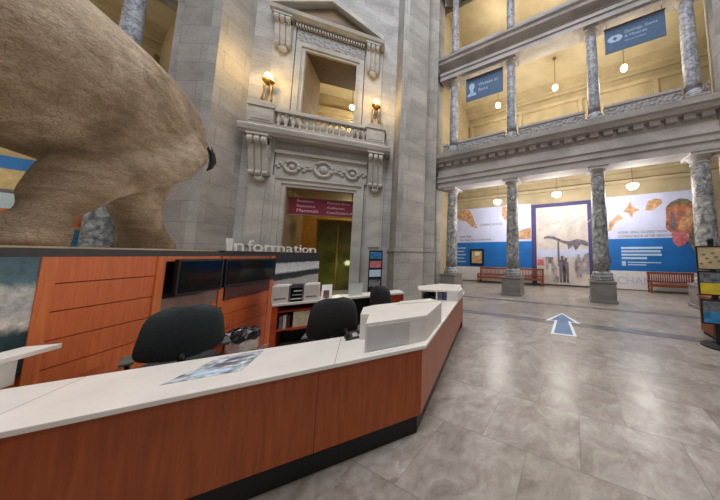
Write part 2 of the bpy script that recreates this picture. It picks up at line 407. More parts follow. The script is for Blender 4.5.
light('upper_room_lamp', 'POINT', (-3.4, 17.2, 11.6), 300, (1, .88, .62), .3)

# doorway surround
def console(x0, x1, zt, h, proj, y=12.36):
    m = MB(); n = 14; pr = [(y+.02, zt), (y-proj*.8, zt)]
    for i in range(n+1):
        t = i/n; pr.append((y-proj*(.86-.62*t**.7+.10*math.sin(t*PI)), zt-.1-(h-.42)*t))
    pr += [(y-proj*.30, zt-h+.2), (y+.02, zt-h+.2)]
    m.side(pr, x0+.03, x1-.03)
    m.box(x0-.04, x1+.04, y-proj-.05, y+.02, zt-.09, zt)
    w_ = x1-x0
    for q in (.0, .36, .72):
        xx = x0+w_*q; ww = w_*.28
        m.side([(p[0]-.06 if p[0] < y else p[0], p[1]) for p in pr[2:-2]]+[(y, zt-h+.25), (y, zt-.1)], xx, xx+ww)
        m.lathe([(.15, 0), (.19, .02), (.19, ww-.02), (.15, ww)], (0, 0, 0), 16, Matrix.Translation((xx, y-proj*.82, zt-.30)) @ Matrix.Rotation(PI/2, 4, 'Y'))
        m.lathe([(.08, 0), (.11, .02), (.11, ww-.02), (.08, ww)], (0, 0, 0), 14, Matrix.Translation((xx, y-proj*.38, zt-h+.30)) @ Matrix.Rotation(PI/2, 4, 'Y'))
    m.ball(((x0+x1)/2, y-.08, zt-h+.08), w_*.30, .12, .16, 12, 8)
    return m
t = thing('doorway_surround', 'carved limestone doorway surround with two scroll brackets under the balcony', 'doorway surround', (CX, 12.5, 0))
def C(m, name, mat, parent, **k):     # build in world coordinates, then hang under the thing
    o = m.build(name, mat, parent, **k); o.matrix_parent_inverse = parent.matrix_basis.inverted() if False else Matrix.Translation(-Vector(parent.location)); return o
b = MB()
for i, (e, dp) in enumerate(((.0, .10), (.14, .16), (.34, .22))):
    g0 = e; g1 = (.14, .34, .46)[i]
    b.box(DX0-g1, DX0-g0, 12.5-dp, 12.5, 0, DZ+g1).box(DX1+g0, DX1+g1, 12.5-dp, 12.5, 0, DZ+g1).box(DX0-g0, DX1+g0, 12.5-dp, 12.5, DZ+g0, DZ+g1)
C(b, 'architrave', 'carved', t)
b = MB().box(-6.35, -5.55, 12.38, 12.5, 0, 7.4).box(-1.65, -.85, 12.38, 12.5, 0, 7.4).box(-6.25, -5.75, 12.32, 12.4, 2.4, 5.0).box(-1.45, -.95, 12.32, 12.4, 2.4, 5.0)
C(b, 'pilaster', 'carved', t)
b = MB().box(-5.5, -1.7, 12.40, 12.5, 5.7, 6.75).box(-5.5, -1.7, 12.28, 12.5, 6.75, 6.9)
C(b, 'frieze', 'carved', t)
b = MB()
def wreath(m, x, z, r, y=12.40):
    n = 28; ring = []
    for i in range(n+1):
        a = 2*PI*i/n; ring.append((x+r*math.cos(a), y-.03, z+r*math.sin(a), .075+.02*(i % 2)))
    m.tube(ring, 8)
wreath(b, -3.6, 6.22, .36); b.ball((-3.6, 12.38, 6.22), .18, .1, .2)
for sx in (-1, 1):
    wreath(b, CX+sx*1.25, 6.18, .26); b.ball((CX+sx*1.25, 12.38, 6.18), .12, .08, .12)
    for q in range(5): b.ball((CX+sx*(.55+.08*q), 12.38, 6.15+.12*math.sin(q*1.7)), .10, .07, .07)
    for q in range(4): b.ball((CX+sx*(1.6+.08*q), 12.38, 6.2+.1*math.sin(q*2.1)), .08, .06, .06)
C(b, 'carved_wreath', 'carved', t, smooth=True)
for x0, x1 in ((-6.28, -5.62), (-1.58, -.92)): C(console(x0, x1, 7.35, 2.0, .50), 'scroll_bracket', 'carved', t, smooth=False)

# balcony
t = thing('stone_balcony', 'limestone balcony with turned balusters above the doorway', 'balcony', (CX, 12.5, 7.3))
b = MB().side([(12.5, 7.36), (11.98, 7.36), (11.94, 7.44), (11.84, 7.48), (11.80, 7.64), (11.80, 7.70), (11.90, 7.78), (12.5, 7.78)], -6.62, -.62)
C(b, 'slab', 'carved', t)
C(MB().box(-6.35, -.85, 11.92, 12.2, 7.78, 7.92), 'plinth', 'carved', t)
for x0, x1 in ((-6.35, -5.5), (-1.75, -.9)):
    C(MB().box(x0, x1, 11.9, 12.45, 7.92, 8.62).box(x0-.05, x1+.05, 11.85, 12.5, 8.62, 8.74).box(x0+.1, x1-.1, 11.88, 11.92, 8.02, 8.52), 'pedestal', 'carved', t)
C(MB().box(-5.5, -1.75, 11.92, 12.2, 8.54, 8.72), 'handrail', 'carved', t, bevel=.02)
bal = [(.07, 0), (.07, .05), (.045, .08), (.06, .14), (.088, .24), (.07, .36), (.04, .47), (.055, .53), (.07, .57), (.07, .62)]
for i in range(14):
    x = -5.36+i*(3.47/13)
    C(MB().lathe(bal, (x, 12.06, 7.92), 12), 'baluster', 'carved', t, smooth=True)

# window surround with pediment
t = thing('window_surround', 'limestone upper window surround with triangular pediment and carved frieze', 'window surround', (CX, 12.5, 8.7))
b = MB()
for g0, g1, dp in ((0, .14, .10), (.14, .36, .16)):
    b.box(WX0-g1, WX0-g0, 12.5-dp, 12.5, 8.0, WZ1+g1).box(WX1+g0, WX1+g1, 12.5-dp, 12.5, 8.0, WZ1+g1).box(WX0-g0, WX1+g0, 12.5-dp, 12.5, WZ1+g0, WZ1+g1)
C(b, 'architrave', 'carved', t)
b = MB().box(-6.0, -5.15, 12.40, 12.5, 8.0, 13.6).box(-2.05, -1.2, 12.40, 12.5, 8.0, 13.6)
C(b, 'pilaster', 'carved', t)
C(MB().box(-5.1, -2.1, 12.38, 12.5, 12.7, 13.3), 'frieze', 'parapet', t)
for x0, x1 in ((-5.85, -5.25), (-1.95, -1.35)): C(console(x0, x1, 13.6, 1.75, .3), 'scroll_bracket', 'carved', t)
PZ = 13.6
b = MB().side([(12.5, PZ), (12.15, PZ), (12.0, PZ+.12), (11.95, PZ+.28), (12.5, PZ+.28)], -6.05, -1.15)
ap = 15.35
for sx in (-1, 1):
    x0 = CX+sx*2.45
    b.front([(x0, PZ+.26), (CX, ap-.3), (CX, ap), (x0, PZ+.5)], 11.95, 12.5)
C(b, 'pediment', 'carved', t)
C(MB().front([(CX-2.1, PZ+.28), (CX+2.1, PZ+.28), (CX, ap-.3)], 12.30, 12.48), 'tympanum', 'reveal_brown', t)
b = MB()
for i in range(26): b.box(-5.1+i*.117, -5.1+i*.117+.06, 12.22, 12.40, 13.36, 13.5)
C(b, 'dentil_course', 'carved', t)

# torch lamps on the balcony pedestals
def torch(loc, label):
    t = thing('torch_lamp', label, 'lamp', loc, 0, 'torch lamps on the balcony')
    MB().box(-.3, .3, -.2, .2, 0, .1).box(-.24, .24, -.16, .16, .1, .18).build('base', 'carved', t, bevel=.01)
    for sx in (-1, 1):
        MB().tube([(sx*.15, 0, .18, .05), (sx*.17, 0, .4, .04), (sx*.12, 0, .7, .035), (sx*.14, 0, .98, .04), (sx*.08, 0, 1.12, .05)], 10).build('scroll_leg', 'bronze', t, smooth=True)
    MB().lathe([(.06, 1.04), (.12, 1.1), (.19, 1.18), (.22, 1.26), (.17, 1.28)], n=20).build('cup', 'bronze', t, smooth=True)
    m = MB()
    m.ball((0, 0, 1.44), .15, .15, .20)
    for a in range(3): m.ball((.10*math.cos(a*2.1+.4), .10*math.sin(a*2.1+.4), 1.34), .085, .085, .11)
    m.build('globe', 'flame', t, smooth=True)
    light('torch_light', 'POINT', (loc[0], loc[1]-.6, loc[2]+1.4), 66, (1, .68, .26), .14)
torch((-5.85, 12.05, 8.74), 'lit bronze torch lamp on the balcony pedestal left of the window')
torch((-1.38, 12.05, 8.74), 'lit bronze torch lamp on the balcony pedestal right of the window')

# directory sign in the doorway
t = thing('directory_sign', 'maroon directory sign hung across the top of the doorway', 'sign', (CX, 12.85, 4.0))
MB().box(-1.40, 1.32, -.04, .04, -.02, .80).build('panel', 'sign_maroon', t)
MB().box(-1.42, 1.34, -.05, .05, .80, .84).box(-1.42, 1.34, -.05, .05, -.06, -.02).build('frame', 'reveal_brown', t)
for x, lines in ((-1.12, (('Escalators', .17), ('Restrooms', .17), ('Mammals', .24))), (.12, (('Museum Store', .17), ('Auditorium', .17), ('Constitution Ave', .19)))):
    for i, (s_, h) in enumerate(lines): lettering('lettering', s_, h, 'sign_ink', t, (x, -.045, .60-.25*i), .006)
for x in (-1.28, 1.22): MB().box(x-.02, x+.02, -.02, .02, .84, 1.2).build('hanger', 'bronze', t)

# ------------------------------------------------------------------ arcades
def pc(x): return x
LOW = [(10.56, 6.05), (10.50, 6.05), (10.50, 6.36), (10.44, 6.38), (10.44, 6.62), (10.38, 6.66), (10.38, 6.74), (10.52, 6.80), (10.52, 7.16), (10.58, 7.20), (10.58, 7.56), (10.24, 7.58), (10.20, 7.74), (10.10, 7.78), (10.06, 8.0), (10.75, 8.02), (11.35, 8.02), (11.35, 6.05)]
UPP = [(10.56, 13.1), (10.52, 13.1), (10.52, 13.36), (10.46, 13.38), (10.46, 13.56), (10.40, 13.60), (10.54, 13.66), (10.54, 13.80), (10.40, 13.86), (10.22, 13.90), (10.18, 14.06), (10.10, 14.10), (10.08, 14.2), (11.35, 14.2), (11.35, 13.1)]
def arcade(fr, u0, u1, sgn, side):
    def S_(m, name, mat): return struct(m.build(name, mat, loc=fr.p(0, 0), rotz=fr.r))
    m = MB().profile(LOW, u0, u1)
    n = int((u1-u0)/.55)
    for i in range(n): m.box(u0+.1+i*.55, u0+.1+i*.55+.36, 10.38, 10.60, 7.36, 7.56)
    S_(m, 'trim_%s_lower' % side, 'entab')
    S_(MB().profile(UPP, u0, u1), 'trim_%s_upper' % side, 'entab')
    S_(MB().box(u0, u1, 10.4, 11.4, 19.3, 21), 'trim_%s_top' % side, 'entab')
    # gallery floors / ceilings, back walls, end walls
    S_(MB().box(u0-.9, u1+.6, 11.3, 15.4, 7.75, 8.0), 'ceiling', 'plaster_lit')
    S_(MB().box(u0-.9, u1+.6, 11.3, 15.4, 13.95, 14.2), 'ceiling', 'plaster_lit')
    S_(MB().box(u0-.9, u1+.6, 11.3, 15.4, 19.3, 19.5), 'ceiling', 'plaster_lit')
    m = MB().box(u0-1.6, u1+1.0, 15.2, 15.4, 0, 19.3)
    ea, eb = (u0-1.6, u0-1.4) if sgn > 0 else (u1+.8, u1+1.0)
    m.box(ea, eb, 11.3, 15.4, 0, 7.75)
    ea2, eb2 = (u0-.5, u0-.3) if sgn > 0 else (u1+.3, u1+.5)
    m.box(ea2, eb2, 11.3, 15.4, 8.0, 19.3)
    S_(m, 'wall_%s_gallery' % side, 'plaster')
    # plaster cornices round the galleries
    m = MB()
    for z in (7.75, 13.95, 19.3):
        m.profile([(15.2, z-.62), (15.05, z-.62), (15.0, z-.5), (14.86, z-.46), (14.8, z-.3), (14.55, z-.24), (14.45, z), (15.2, z)], u0-1.4, u1+1)
        m.profile([(15.2, z-1.30), (15.06, z-1.28), (14.98, z-1.12), (15.2, z-1.08)], u0-1.4, u1+1)
        m.profile([(11.35, z-.4), (11.5, z-.3), (11.7, z), (11.35, z)], u0-.5, u1+.5)
        if z > 10: 
            for k_ in range(5):
                uu = u0+k_*(u1-u0)/4; m.box(uu-.12, uu+.12, 15.06, 15.2, z-5.7, z-1.2)
    S_(m, 'trim_%s_cornice' % side, 'plaster')
arcade(FR, -7.5, 9.0, 1, 'right')
arcade(FL, -6.0, 7.5, -1, 'left')
# plain pier closing the right arcade
struct(MB().prism([(5.2, 10.6), (5.2, 10.25), (5.45, 10.15), (8.0, 10.15), (8.0, 11.6), (5.6, 11.6)], 0, 21).build('wall_right_end', 'ashlar_pier', loc=FR.p(0, 0), rotz=FR.r))

def column_proto(kind, label, loc, rotz, group):
    t = thing('marble_column', label, 'column', loc, rotz, group)
    if kind == 'ground':
        z0, z1, r, mat = .92, 6.05, .33, 'col_dark'
        MB().box(-.48, .48, -.48, .48, 0, .84).box(-.52, .52, -.52, .52, 0, .12).box(-.51, .51, -.51, .51, .84, .92).build('pedestal', 'pedestal', t, bevel=.012)
    elif kind == 'second':
        z0, z1, r, mat = .42, 5.1, .27, 'col'
        MB().box(-.36, .36, -.36, .36, 0, .36).box(-.38, .38, -.38, .38, .36, .42).build('pedestal', 'carved', t, bevel=.01)
    else:
        z0, z1, r, mat = .36, 5.1, .24, 'col'
        MB().box(-.34, .34, -.34, .34, 0, .30).box(-.36, .36, -.36, .36, .30, .36).build('pedestal', 'carved', t, bevel=.01)
    k_ = r/.33
    MB().lathe([(.46*k_, 0), (.46*k_, .08*k_), (.43*k_, .11*k_), (.45*k_, .16*k_), (.45*k_, .2*k_), (.37*k_, .24*k_), (.39*k_, .29*k_), (.37*k_, .34*k_), (.335*k_, .4*k_)], (0, 0, z0), 28).build('base', mat, t, smooth=True)
    H_ = z1-z0-.38*k_-.42*k_; pr = []
    for i in range(9):
        q = i/8; pr.append((r*(1-.15*q**1.8), z0+.38*k_+H_*q))
    MB().lathe(pr, n=32).build('shaft', mat, t, smooth=True)
    zt = z1-.42*k_; q = .85*r
    m = MB().lathe([(q, 0), (q*1.12, .03*k_), (q*1.12, .07*k_), (q, .09*k_), (q, .16*k_), (q*1.25, .22*k_), (q*1.45, .3*k_)], (0, 0, zt), 28)
    a = q*1.5; m.box(-a, a, -a, a, zt+.3*k_, z1)
    m.build('capital', 'entab', t)
    return t
UC = (-6.70, -2.95, 1.13, 4.74)
gl = ['grey marble column on stone pedestal beside the limestone pier, behind the desk end',
      'grey marble column on stone pedestal in front of the long slatted bench',
      'grey marble column on stone pedestal right of the purple framed mural',
      'thick grey marble column on stone pedestal behind the poster stand at right']
p0 = None
for u, l in zip(UC, gl):
    if p0 is None: p0 = column_proto('ground', l, FR.p(u, 10.95), FR.r, 'ground floor marble columns')
    else: dup(p0, FR.p(u, 10.95), FR.r, l)
dup(p0, FL.p(6.55, 10.95), FL.r, 'grey marble column seen between the elephant hind legs')
sl = ['slim marble balcony column left of the blue banner with the bust emblem', 'slim marble balcony column right of the blue banner with the bust emblem',
      'slim marble balcony column left of the gems banner', 'slim marble balcony column right of the gems banner at the picture edge']
p1 = None
for u, l in zip(UC, sl):
    if p1 is None: p1 = column_proto('second', l, FR.p(u, 10.98, 8.0), FR.r, 'balcony level marble columns')
    else: dup(p1, FR.p(u, 10.98, 8.0), FR.r, l)
dup(p1, FL.p(6.55, 10.98, 8.0), FL.r, 'blotchy marble balcony column rising behind the elephant back')
tl = ['topmost storey marble column next to the limestone pier', 'topmost storey marble column above the bust emblem banner', 'topmost storey marble column in line with the gems banner left edge', 'topmost storey marble column furthest right']
p2 = None
for u, l in zip(UC[:3], tl):
    if p2 is None: p2 = column_proto('third', l, FR.p(u, 10.98, 14.2), FR.r, 'top storey marble columns')
    else: dup(p2, FR.p(u, 10.98, 14.2), FR.r, l)

# carved parapets
def parapet(fr, u0, u1, z, label, group):
    t = thing('parapet_panel', label, 'parapet', fr.p((u0+u1)/2, 10.95, z), fr.r, group); h = (u1-u0)/2
    MB().box(-h, h, -.14, .14, 0, .22).build('plinth', 'entab', t)
    MB().box(-h, h, -.10, .10, .22, .88).build('carved_panel', 'parapet', t)
    MB().box(-h, h, -.14, .14, .88, 1.0).build('coping', 'entab', t)
nm = ['left of the bust banner column', 'below the bust emblem banner', 'between the two middle balcony columns', 'below the gems banner', 'at the right edge']
E2 = [(-7.4, UC[0]-.40), (UC[0]+.40, UC[1]-.40), (UC[1]+.40, UC[2]-.40), (UC[2]+.40, UC[3]-.40), (UC[3]+.39, 5.19)]
for (a, b_), n_ in zip(E2, nm): parapet(FR, a, b_, 8.0, 'carved grey stone balcony parapet '+n_, 'balcony parapets')
nm = ['in the left bay', 'in the middle bay']
for (a, b_), n_ in zip(E2[1:3], nm): parapet(FR, a+.02, b_-.02, 14.2, 'carved stone parapet of the topmost storey '+n_, 'topmost parapets')
parapet(FR, -7.4, UC[0]-.40, 14.2, 'short carved parapet of the topmost storey against the pier', 'topmost parapets')
parapet(FL, 6.55+.40, 7.4, 8.0, 'carved balcony parapet beside the blotchy column at left', 'balcony parapets')
parapet(FL, 2.0, 6.55-.40, 8.0, 'carved balcony parapet behind the elephant back', 'balcony parapets')

# pendant lamps
def pendant(kind, loc, ztop, label, group):
    t = thing('pendant_lamp', label, 'lamp', loc, 0, group)
    h = ztop-loc[2]
    MB().lathe([(.10, h), (.10, h-.04), (.015, h-.07), (.015, .2), (.05, .18), (.12, .12)], n=12).build('stem', 'bronze', t)
    if kind == 'bowl': MB().lathe([(.04, -.16), (.16, -.13), (.25, -.04), (.27, .06), (.20, .12)], n=20).build('shade', 'bulb', t, smooth=True)
    else: MB().ball((0, 0, 0), .17).build('shade', 'bulb', t, smooth=True)
for u, z, n_ in ((-4.35, 5.42, 'between the pier column and the bench column'), (-.78, 5.5, 'above the purple framed mural'), (2.85, 5.52, 'above the dinosaur head mural')):
    x, y, _ = FR.p(u, 12.6); pendant('bowl', (x, y, z), 7.75, 'lit bowl pendant '+n_, 'ground gallery pendants')
    light('pendant_light', 'POINT', (x, y, z-.35), 280, (1, .97, .94), .2)
for u, z, n_ in ((-4.3, 12.0, 'just below the bust emblem banner'), (-.7, 12.05, 'in the middle bay, on the longest visible stem'), (2.78, 12.0, 'just below the gems banner')):
    x, y, _ = FR.p(u, 12.6); pendant('globe', (x, y, z), 13.95, 'lit globe pendant '+n_, 'balcony pendants')
    light('pendant_light', 'POINT', (x, y, z-.35), 215, (1, .91, .76), .2)
for u in (-4.3, -.8, 2.7):
    x, y, _ = FR.p(u, 12.8); light('pendant_light', 'POINT', (x, y, 17.6), 130, (1, .90, .72), .2)
for u, z in ((4.3, 5.5), (3.4, 12.0), (0.5, 5.5)):
    x, y, _ = FL.p(u, 12.8); light('pendant_light', 'POINT', (x, y, z), 100, (1, .88, .68), .2)
x, y = -3.3, 16.0
pendant('globe', (x, y, 12.1), 14.6, 'lit globe pendant seen through the upper window', 'balcony pendants')

# hanging banners
def banner(u0, u1, z0, z1, label):
    t = thing('hanging_banner', label, 'banner', FR.p((u0+u1)/2, 10.92, z0), FR.r); h = (u1-u0)/2
    MB().box(-h, h, -.012, .012, 0, z1-z0).build('cloth', 'banner', t)
    MB().box(-h-.03, h+.03, -.03, .03, z1-z0, z1-z0+.05).build('top_bar', 'bronze', t)
    for sx in (-1, 1): MB().box(sx*(h-.1)-.01, sx*(h-.1)+.01, -.01, .01, z1-z0+.05, 13.1-z0).build('hanger', 'bronze', t)
    return t, h
t, h = banner(-5.83, -3.43, 11.45, 12.9, 'slate blue hanging banner printed with a pale bust emblem, left one')
m = MB().ball((-.80, -.016, .90), .19, .004, .24).front([(-.90, .45), (-.70, .45), (-.69, .72), (-.91, .72)], -.018, -.012).front([(-1.1, .30), (-.50, .30), (-.52, .44), (-.70, .52), (-.90, .52), (-1.08, .44)], -.018, -.012)
m.build('emblem', 'banner_ink', t)
lettering('lettering', 'Written in', .29, 'banner_ink', t, (-.36, -.014, .80), .006)
lettering('lettering', 'Bone', .30, 'banner_ink', t, (-.36, -.014, .46), .006)
t, h = banner(1.7, 4.02, 11.6, 12.85, 'slate blue hanging banner printed Geology Gems and Minerals with a lozenge emblem')
m = MB().front([(-1.02+.25*1.25*math.cos(a*PI/6)+.28, .66+.17*math.sin(a*PI/6)*(1 if a % 2 else 1.15)) for a in range(12)], -.018, -.012); m.build('emblem', 'banner_ink', t)
MB().front([(-.84, .66), (-.74, .56), (-.64, .66), (-.74, .76)], -.024, -.016).build('emblem_center', 'banner', t)
lettering('lettering', 'Geology, Gems', .20, 'banner_ink', t, (-.36, -.014, .78), .006)
lettering('lettering', '& Minerals', .20, 'banner_ink', t, (-.36, -.014, .55), .006)
lettering('lettering', 'Hall   second floor', .12, 'banner_ink', t, (-.36, -.014, .36), .006)

# ------------------------------------------------------------------ murals along the ground gallery
def mural_panel(t, x0, x1, z0, z1, mat, y=0., name='printed_panel'): return MB().box(x0, x1, y-.03, y+.03, z0, z1).build(name, mat, t)
# left mural
t = thing('wall_mural', 'pale lavender and blue wall mural with a brown hanging shape, behind the first two columns', 'mural', FR.p(-6.0, 15.15), FR.r)
mural_panel(t, -2.85, 3.3, 3.03, 5.75, 'mural_white'); mural_panel(t, -2.85, 3.3, 1.12, 3.03, 'mural_blue'); mural_panel(t, -2.85, 3.3, .08, 1.12, 'mural_base')
MB().front([(-2.84, 5.7), (-1.72, 5.7), (-1.40, 5.3), (-1.20, 4.7), (-.92, 4.12), (-1.45, 4.3), (-1.9, 4.75), (-2.5, 4.9), (-2.84, 5.2)], -.045, -.03).build('printed_shape', 'print_orange', t)
MB().front([(1.15, 5.7), (1.9, 5.7), (1.8, 5.0), (1.35, 4.6), (1.1, 5.1)], -.045, -.03).build('printed_shape', 'print_orange', t)
MB().front([(2.05, 3.2), (3.28, 3.2), (3.28, 4.0), (2.7, 3.9), (2.3, 3.7)], -.045, -.03).build('printed_shape', 'print_orange', t)
lettering('lettering', 'DEEP TIME', .22, 'ink_dark', t, (-2.5, -.035, 3.42), .006)
lettering('lettering', 'THE FOSSIL HALL IS CHANGING', .19, 'ink_dark', t, (-2.5, -.035, 3.16), .006)
lettering('lettering', 'COMING SOON', .26, 'ink_dark', t, (-.75, -.035, 4.3), .006)
for i in range(5): MB().box(-2.7, -1.95-.12*(i % 2), -.036, -.03, 2.55-.27*i, 2.63-.27*i).build('text_block', 'ink_light', t)
# small framed picture on it
t = thing('framed_picture', 'small square picture in a thick black frame on the blue mural', 'picture', FR.p(-6.93, 15.08, 1.27), FR.r)
m = MB().box(-.58, .58, -.05, .03, 0, .13).box(-.58, .58, -.05, .03, 1.10, 1.23).box(-.58, -.45, -.05, .03, .13, 1.1).box(.45, .58, -.05, .03, .13, 1.1); m.build('frame', 'black', t)
MB().box(-.46, .46, -.01, .02, .12, 1.11).build('picture', 'poster_tan', t)
MB().front([(-.3, .2), (.3, .2), (.36, .5), (.1, .75), (-.2, .6)], -.02, -.01).build('picture_figure', 'print_orange', t)
MB().front([(-.18, .72), (.2, .72), (.24, .98), (-.16, 1.0)], -.02, -.01).build('picture_light', 'paper', t)
# middle mural
t = thing('wall_mural', 'tall purple bordered mural of a faded fossil hall photograph with long necked skeleton', 'mural', FR.p(-.76, 15.15), FR.r)
mural_panel(t, -1.93, 1.93, .05, 5.62, 'purple'); mural_panel(t, -1.60, 1.66, .1, 5.36, 'photo_grey', -.02)
def F(poly, mat, nme='printed_shape', y=-.055): MB().front(poly, y-.008, y).build(nme, mat, t)
F([(-1.1, 3.25), (-.85, 3.38), (-.4, 3.3), (.15, 3.02), (.55, 2.95), (1.0, 3.1), (1.45, 3.0), (1.64, 2.85), (1.64, 2.6), (1.2, 2.75), (.9, 2.3), (.75, 2.7), (.45, 2.4), (.4, 2.75), (.0, 2.9), (-.5, 3.14), (-.85, 3.2), (-1.08, 3.15)], 'photo_dark', 'sauropod_skeleton')
F([(-1.55, 1.9), (1.64, 1.9), (1.64, 2.45), (-1.55, 2.4)], 'mural_white')
F([(-.22, 1.3), (-.1, 1.3), (-.1, 2.95), (-.22, 2.95)], 'photo_dark')
for x, z0, s_, mt in ((-.9, 1.05, .8, 'photo_mid'), (-.55, .95, .8, 'photo_mid'), (.05, .25, 1.75, 'photo_dark'), (.28, .25, 1.6, 'photo_dark'), (-.42, .2, 1.2, 'photo_mid'), (1.05, .6, 1.5, 'photo_mid'), (1.4, .9, 1.1, 'photo_mid'), (.9, .9, .9, 'photo_mid')):
    w_ = .1*s_
    F([(x-w_, z0), (x-.2*w_, z0), (x, z0+.4*s_), (x+.2*w_, z0), (x+w_, z0), (x+1.1*w_, z0+.5*s_), (x+w_, z0+.82*s_), (x+.45*w_, z0+.86*s_), (x+.5*w_, z0+s_), (x-.5*w_, z0+s_), (x-.45*w_, z0+.86*s_), (x-w_, z0+.82*s_), (x-1.1*w_, z0+.5*s_)], mt, 'printed_visitor', -.06)
F([(-1.55, 1.35), (-1.1, 1.35), (-1.1, 1.75), (-1.55, 1.75)], 'print_pink')
F([(-1.0, 1.5), (-.5, 1.45), (-.5, 1.9), (-1.0, 1.95)], 'photo_dark')
F([(1.1, .9), (1.64, .8), (1.64, 2.2), (1.4, 2.1), (1.2, 1.6)], 'photo_mid')
F([(-.5, .25), (-.2, .25), (-.2, .62), (-.5, .62)], 'photo_dark')
for i in range(7):
    x = -1.4+i*.44; F([(x, 3.7+.22*(i % 3)), (x+.6, 4.3+.25*(i % 2)), (x+.62, 4.37+.25*(i % 2)), (x-.02, 3.78+.22*(i % 3))], 'photo_beam', 'printed_beam')
# right mural
t = thing('wall_mural', 'lavender and bright blue wall mural with a rusty dinosaur head at its right', 'mural', FR.p(4.3, 15.15), FR.r)
mural_panel(t, -2.3, 2.6, 3.04, 5.68, 'mural_white'); mural_panel(t, -2.3, 2.6, 1.12, 3.04, 'mural_blue'); mural_panel(t, -2.3, 2.6, .05, 1.12, 'mural_base')
mural_panel(t, -2.3, -2.14, .3, .95, 'mural_blue', -.035); mural_panel(t, -2.3, -2.2, 1.55, 1.95, 'purple', -.035)
F([(.55, 3.6), (.62, 4.3), (.6, 4.75), (.85, 5.05), (1.25, 5.22), (1.6, 5.15), (1.85, 4.9), (1.95, 4.4), (1.88, 3.95), (1.7, 3.55), (1.55, 3.2), (1.3, 3.3), (1.0, 3.3), (.75, 3.35)], 'print_rust', 'dinosaur_head', -.04)
F([(.62, 4.78), (.85, 5.06), (1.25, 5.24), (1.6, 5.17), (1.84, 4.93), (1.5, 4.85), (1.2, 4.95), (.9, 4.8)], 'print_green', 'dinosaur_crest', -.048)
F([(.8, 3.32), (1.4, 3.25), (1.55, 2.95), (1.3, 2.62), (1.05, 2.5), (.85, 2.75)], 'print_pink', 'dinosaur_jaw', -.04)
F([(1.55, 3.25), (1.9, 3.9), (2.1, 3.6), (2.1, 1.6), (1.85, 1.5), (1.75, 2.2), (1.5, 2.75)], 'print_green', 'dinosaur_neck', -.036)
F([(1.1, 3.5), (1.5, 3.45), (1.8, 4.0), (1.85, 4.5), (1.55, 4.75), (1.5, 4.3), (1.2, 4.0)], 'print_orange', 'dinosaur_cheek', -.046)
F([(1.1, 4.3), (1.25, 4.42), (1.4, 4.3), (1.25, 4.2)], 'photo_dark', 'dinosaur_eye', -.05)
F([(.82, 4.5), (.95, 4.5), (1.02, 3.6), (.9, 3.45), (.76, 3.6)], 'photo_dark', 'dinosaur_snout_shadow', -.048)
F([(-.35, 4.72), (-.2, 5.22), (.1, 5.35), (.42, 5.3), (.48, 5.05), (.2, 4.8), (-.05, 4.65)], 'print_orange', 'fossil_skull', -.04)
F([(-1.45, 4.7), (-1.2, 5.0), (-1.05, 5.35), (-.95, 4.95), (-.6, 4.75), (-.95, 4.6), (-1.0, 4.3), (-1.2, 4.6)], 'print_orange', 'fossil_star', -.04)
F([(-2.28, 3.5), (-2.2, 4.1), (-1.7, 4.55), (-1.45, 4.3), (-1.9, 4.05), (-2.1, 3.6)], 'print_orange', 'fossil_claw', -.04)
lettering('lettering', 'FOSSIL HALL CLOSED NOW', .19, 'ink_dark', t, (-1.75, -.035, 3.36), .006)
lettering('lettering', 'COMING BACK AFTER RENOVATION', .18, 'ink_dark', t, (-1.75, -.035, 3.12), .006)
lettering('lettering', 'CHANGE', .62, 'ink_faint', t, (-1.95, -.035, .35), .006)
for i, w_ in enumerate((2.0, 1.9, 1.95, 1.25)): MB().box(-1.65, -1.65+w_, -.036, -.03, 2.42-.2*i, 2.54-.2*i).build('text_block', 'ink_light', t)
MB().box(-1.65, -1.45, -.036, -.03, 1.42, 1.7).build('logo_block', 'ink_light', t)
for i, w_ in enumerate((1.6, .9)): MB().box(-1.35, -1.35+w_, -.036, -.03, 1.6-.14*i, 1.66-.14*i).build('text_block', 'ink_light', t)
# left gallery mural under the elephant belly
t = thing('wall_mural', 'banded blue, cream and rust wall mural far behind the elephant belly', 'mural', FL.p(3.2, 15.12), FL.r)
for z0, z1, mt in ((.1, 2.3, 'mural_base'), (2.3, 3.05, 'poster_blue'), (3.05, 3.75, 'print_rust'), (3.75, 4.35, 'ink_light'), (4.35, 4.5, 'photo_dark'), (4.5, 5.3, 'poster_tan'), (5.3, 5.8, 'mural_blue')):
    mural_panel(t, -5.5, 3.4, z0, z1, mt)

# ------------------------------------------------------------------ benches
def bench(loc, rotz, L, label):
    t = thing('slatted_bench', label, 'bench', loc, rotz, 'slatted wooden benches'); h = L/2
    for i in range(4): MB().box(-h, h, -.42+.125*i, -.31+.125*i, .44, .475).build('seat_slat', 'bench_wood', t)
    for sx in (-1, 1):
        for yy in (-.40, .10): MB().box(sx*(h-.06)-.035, sx*(h-.06)+.035, yy-.035, yy+.035, 0, .44 if yy > 0 else .66).build('leg', 'bench_wood', t)
        MB().box(sx*(h-.06)-.035, sx*(h-.06)+.035, .065, .135, .44, 1.10).build('back_post', 'bench_wood', t)
        MB().box(sx*(h-.06)-.045, sx*(h-.06)+.045, -.45, .1, .66, .70).build('armrest', 'bench_wood', t)
        MB().box(sx*(h-.06)-.025, sx*(h-.06)+.025, -.37, .07, .16, .22).build('stretcher', 'bench_wood', t)
    MB().box(-h, h, .07, .13, 1.0, 1.12).build('top_rail', 'bench_wood', t)
    MB().box(-h, h, .08, .12, .56, .62).build('lower_rail', 'bench_wood', t)
    n = int(L/.105)
    for i in range(n):
        x = -h+.12+(L-.24)*i/(n-1); MB().box(x-.025, x+.025, .09, .11, .62, 1.0).build('back_slat', 'bench_wood', t)
    MB().box(-h, h, -.44, -.40, .36, .44).build('apron', 'bench_wood', t)
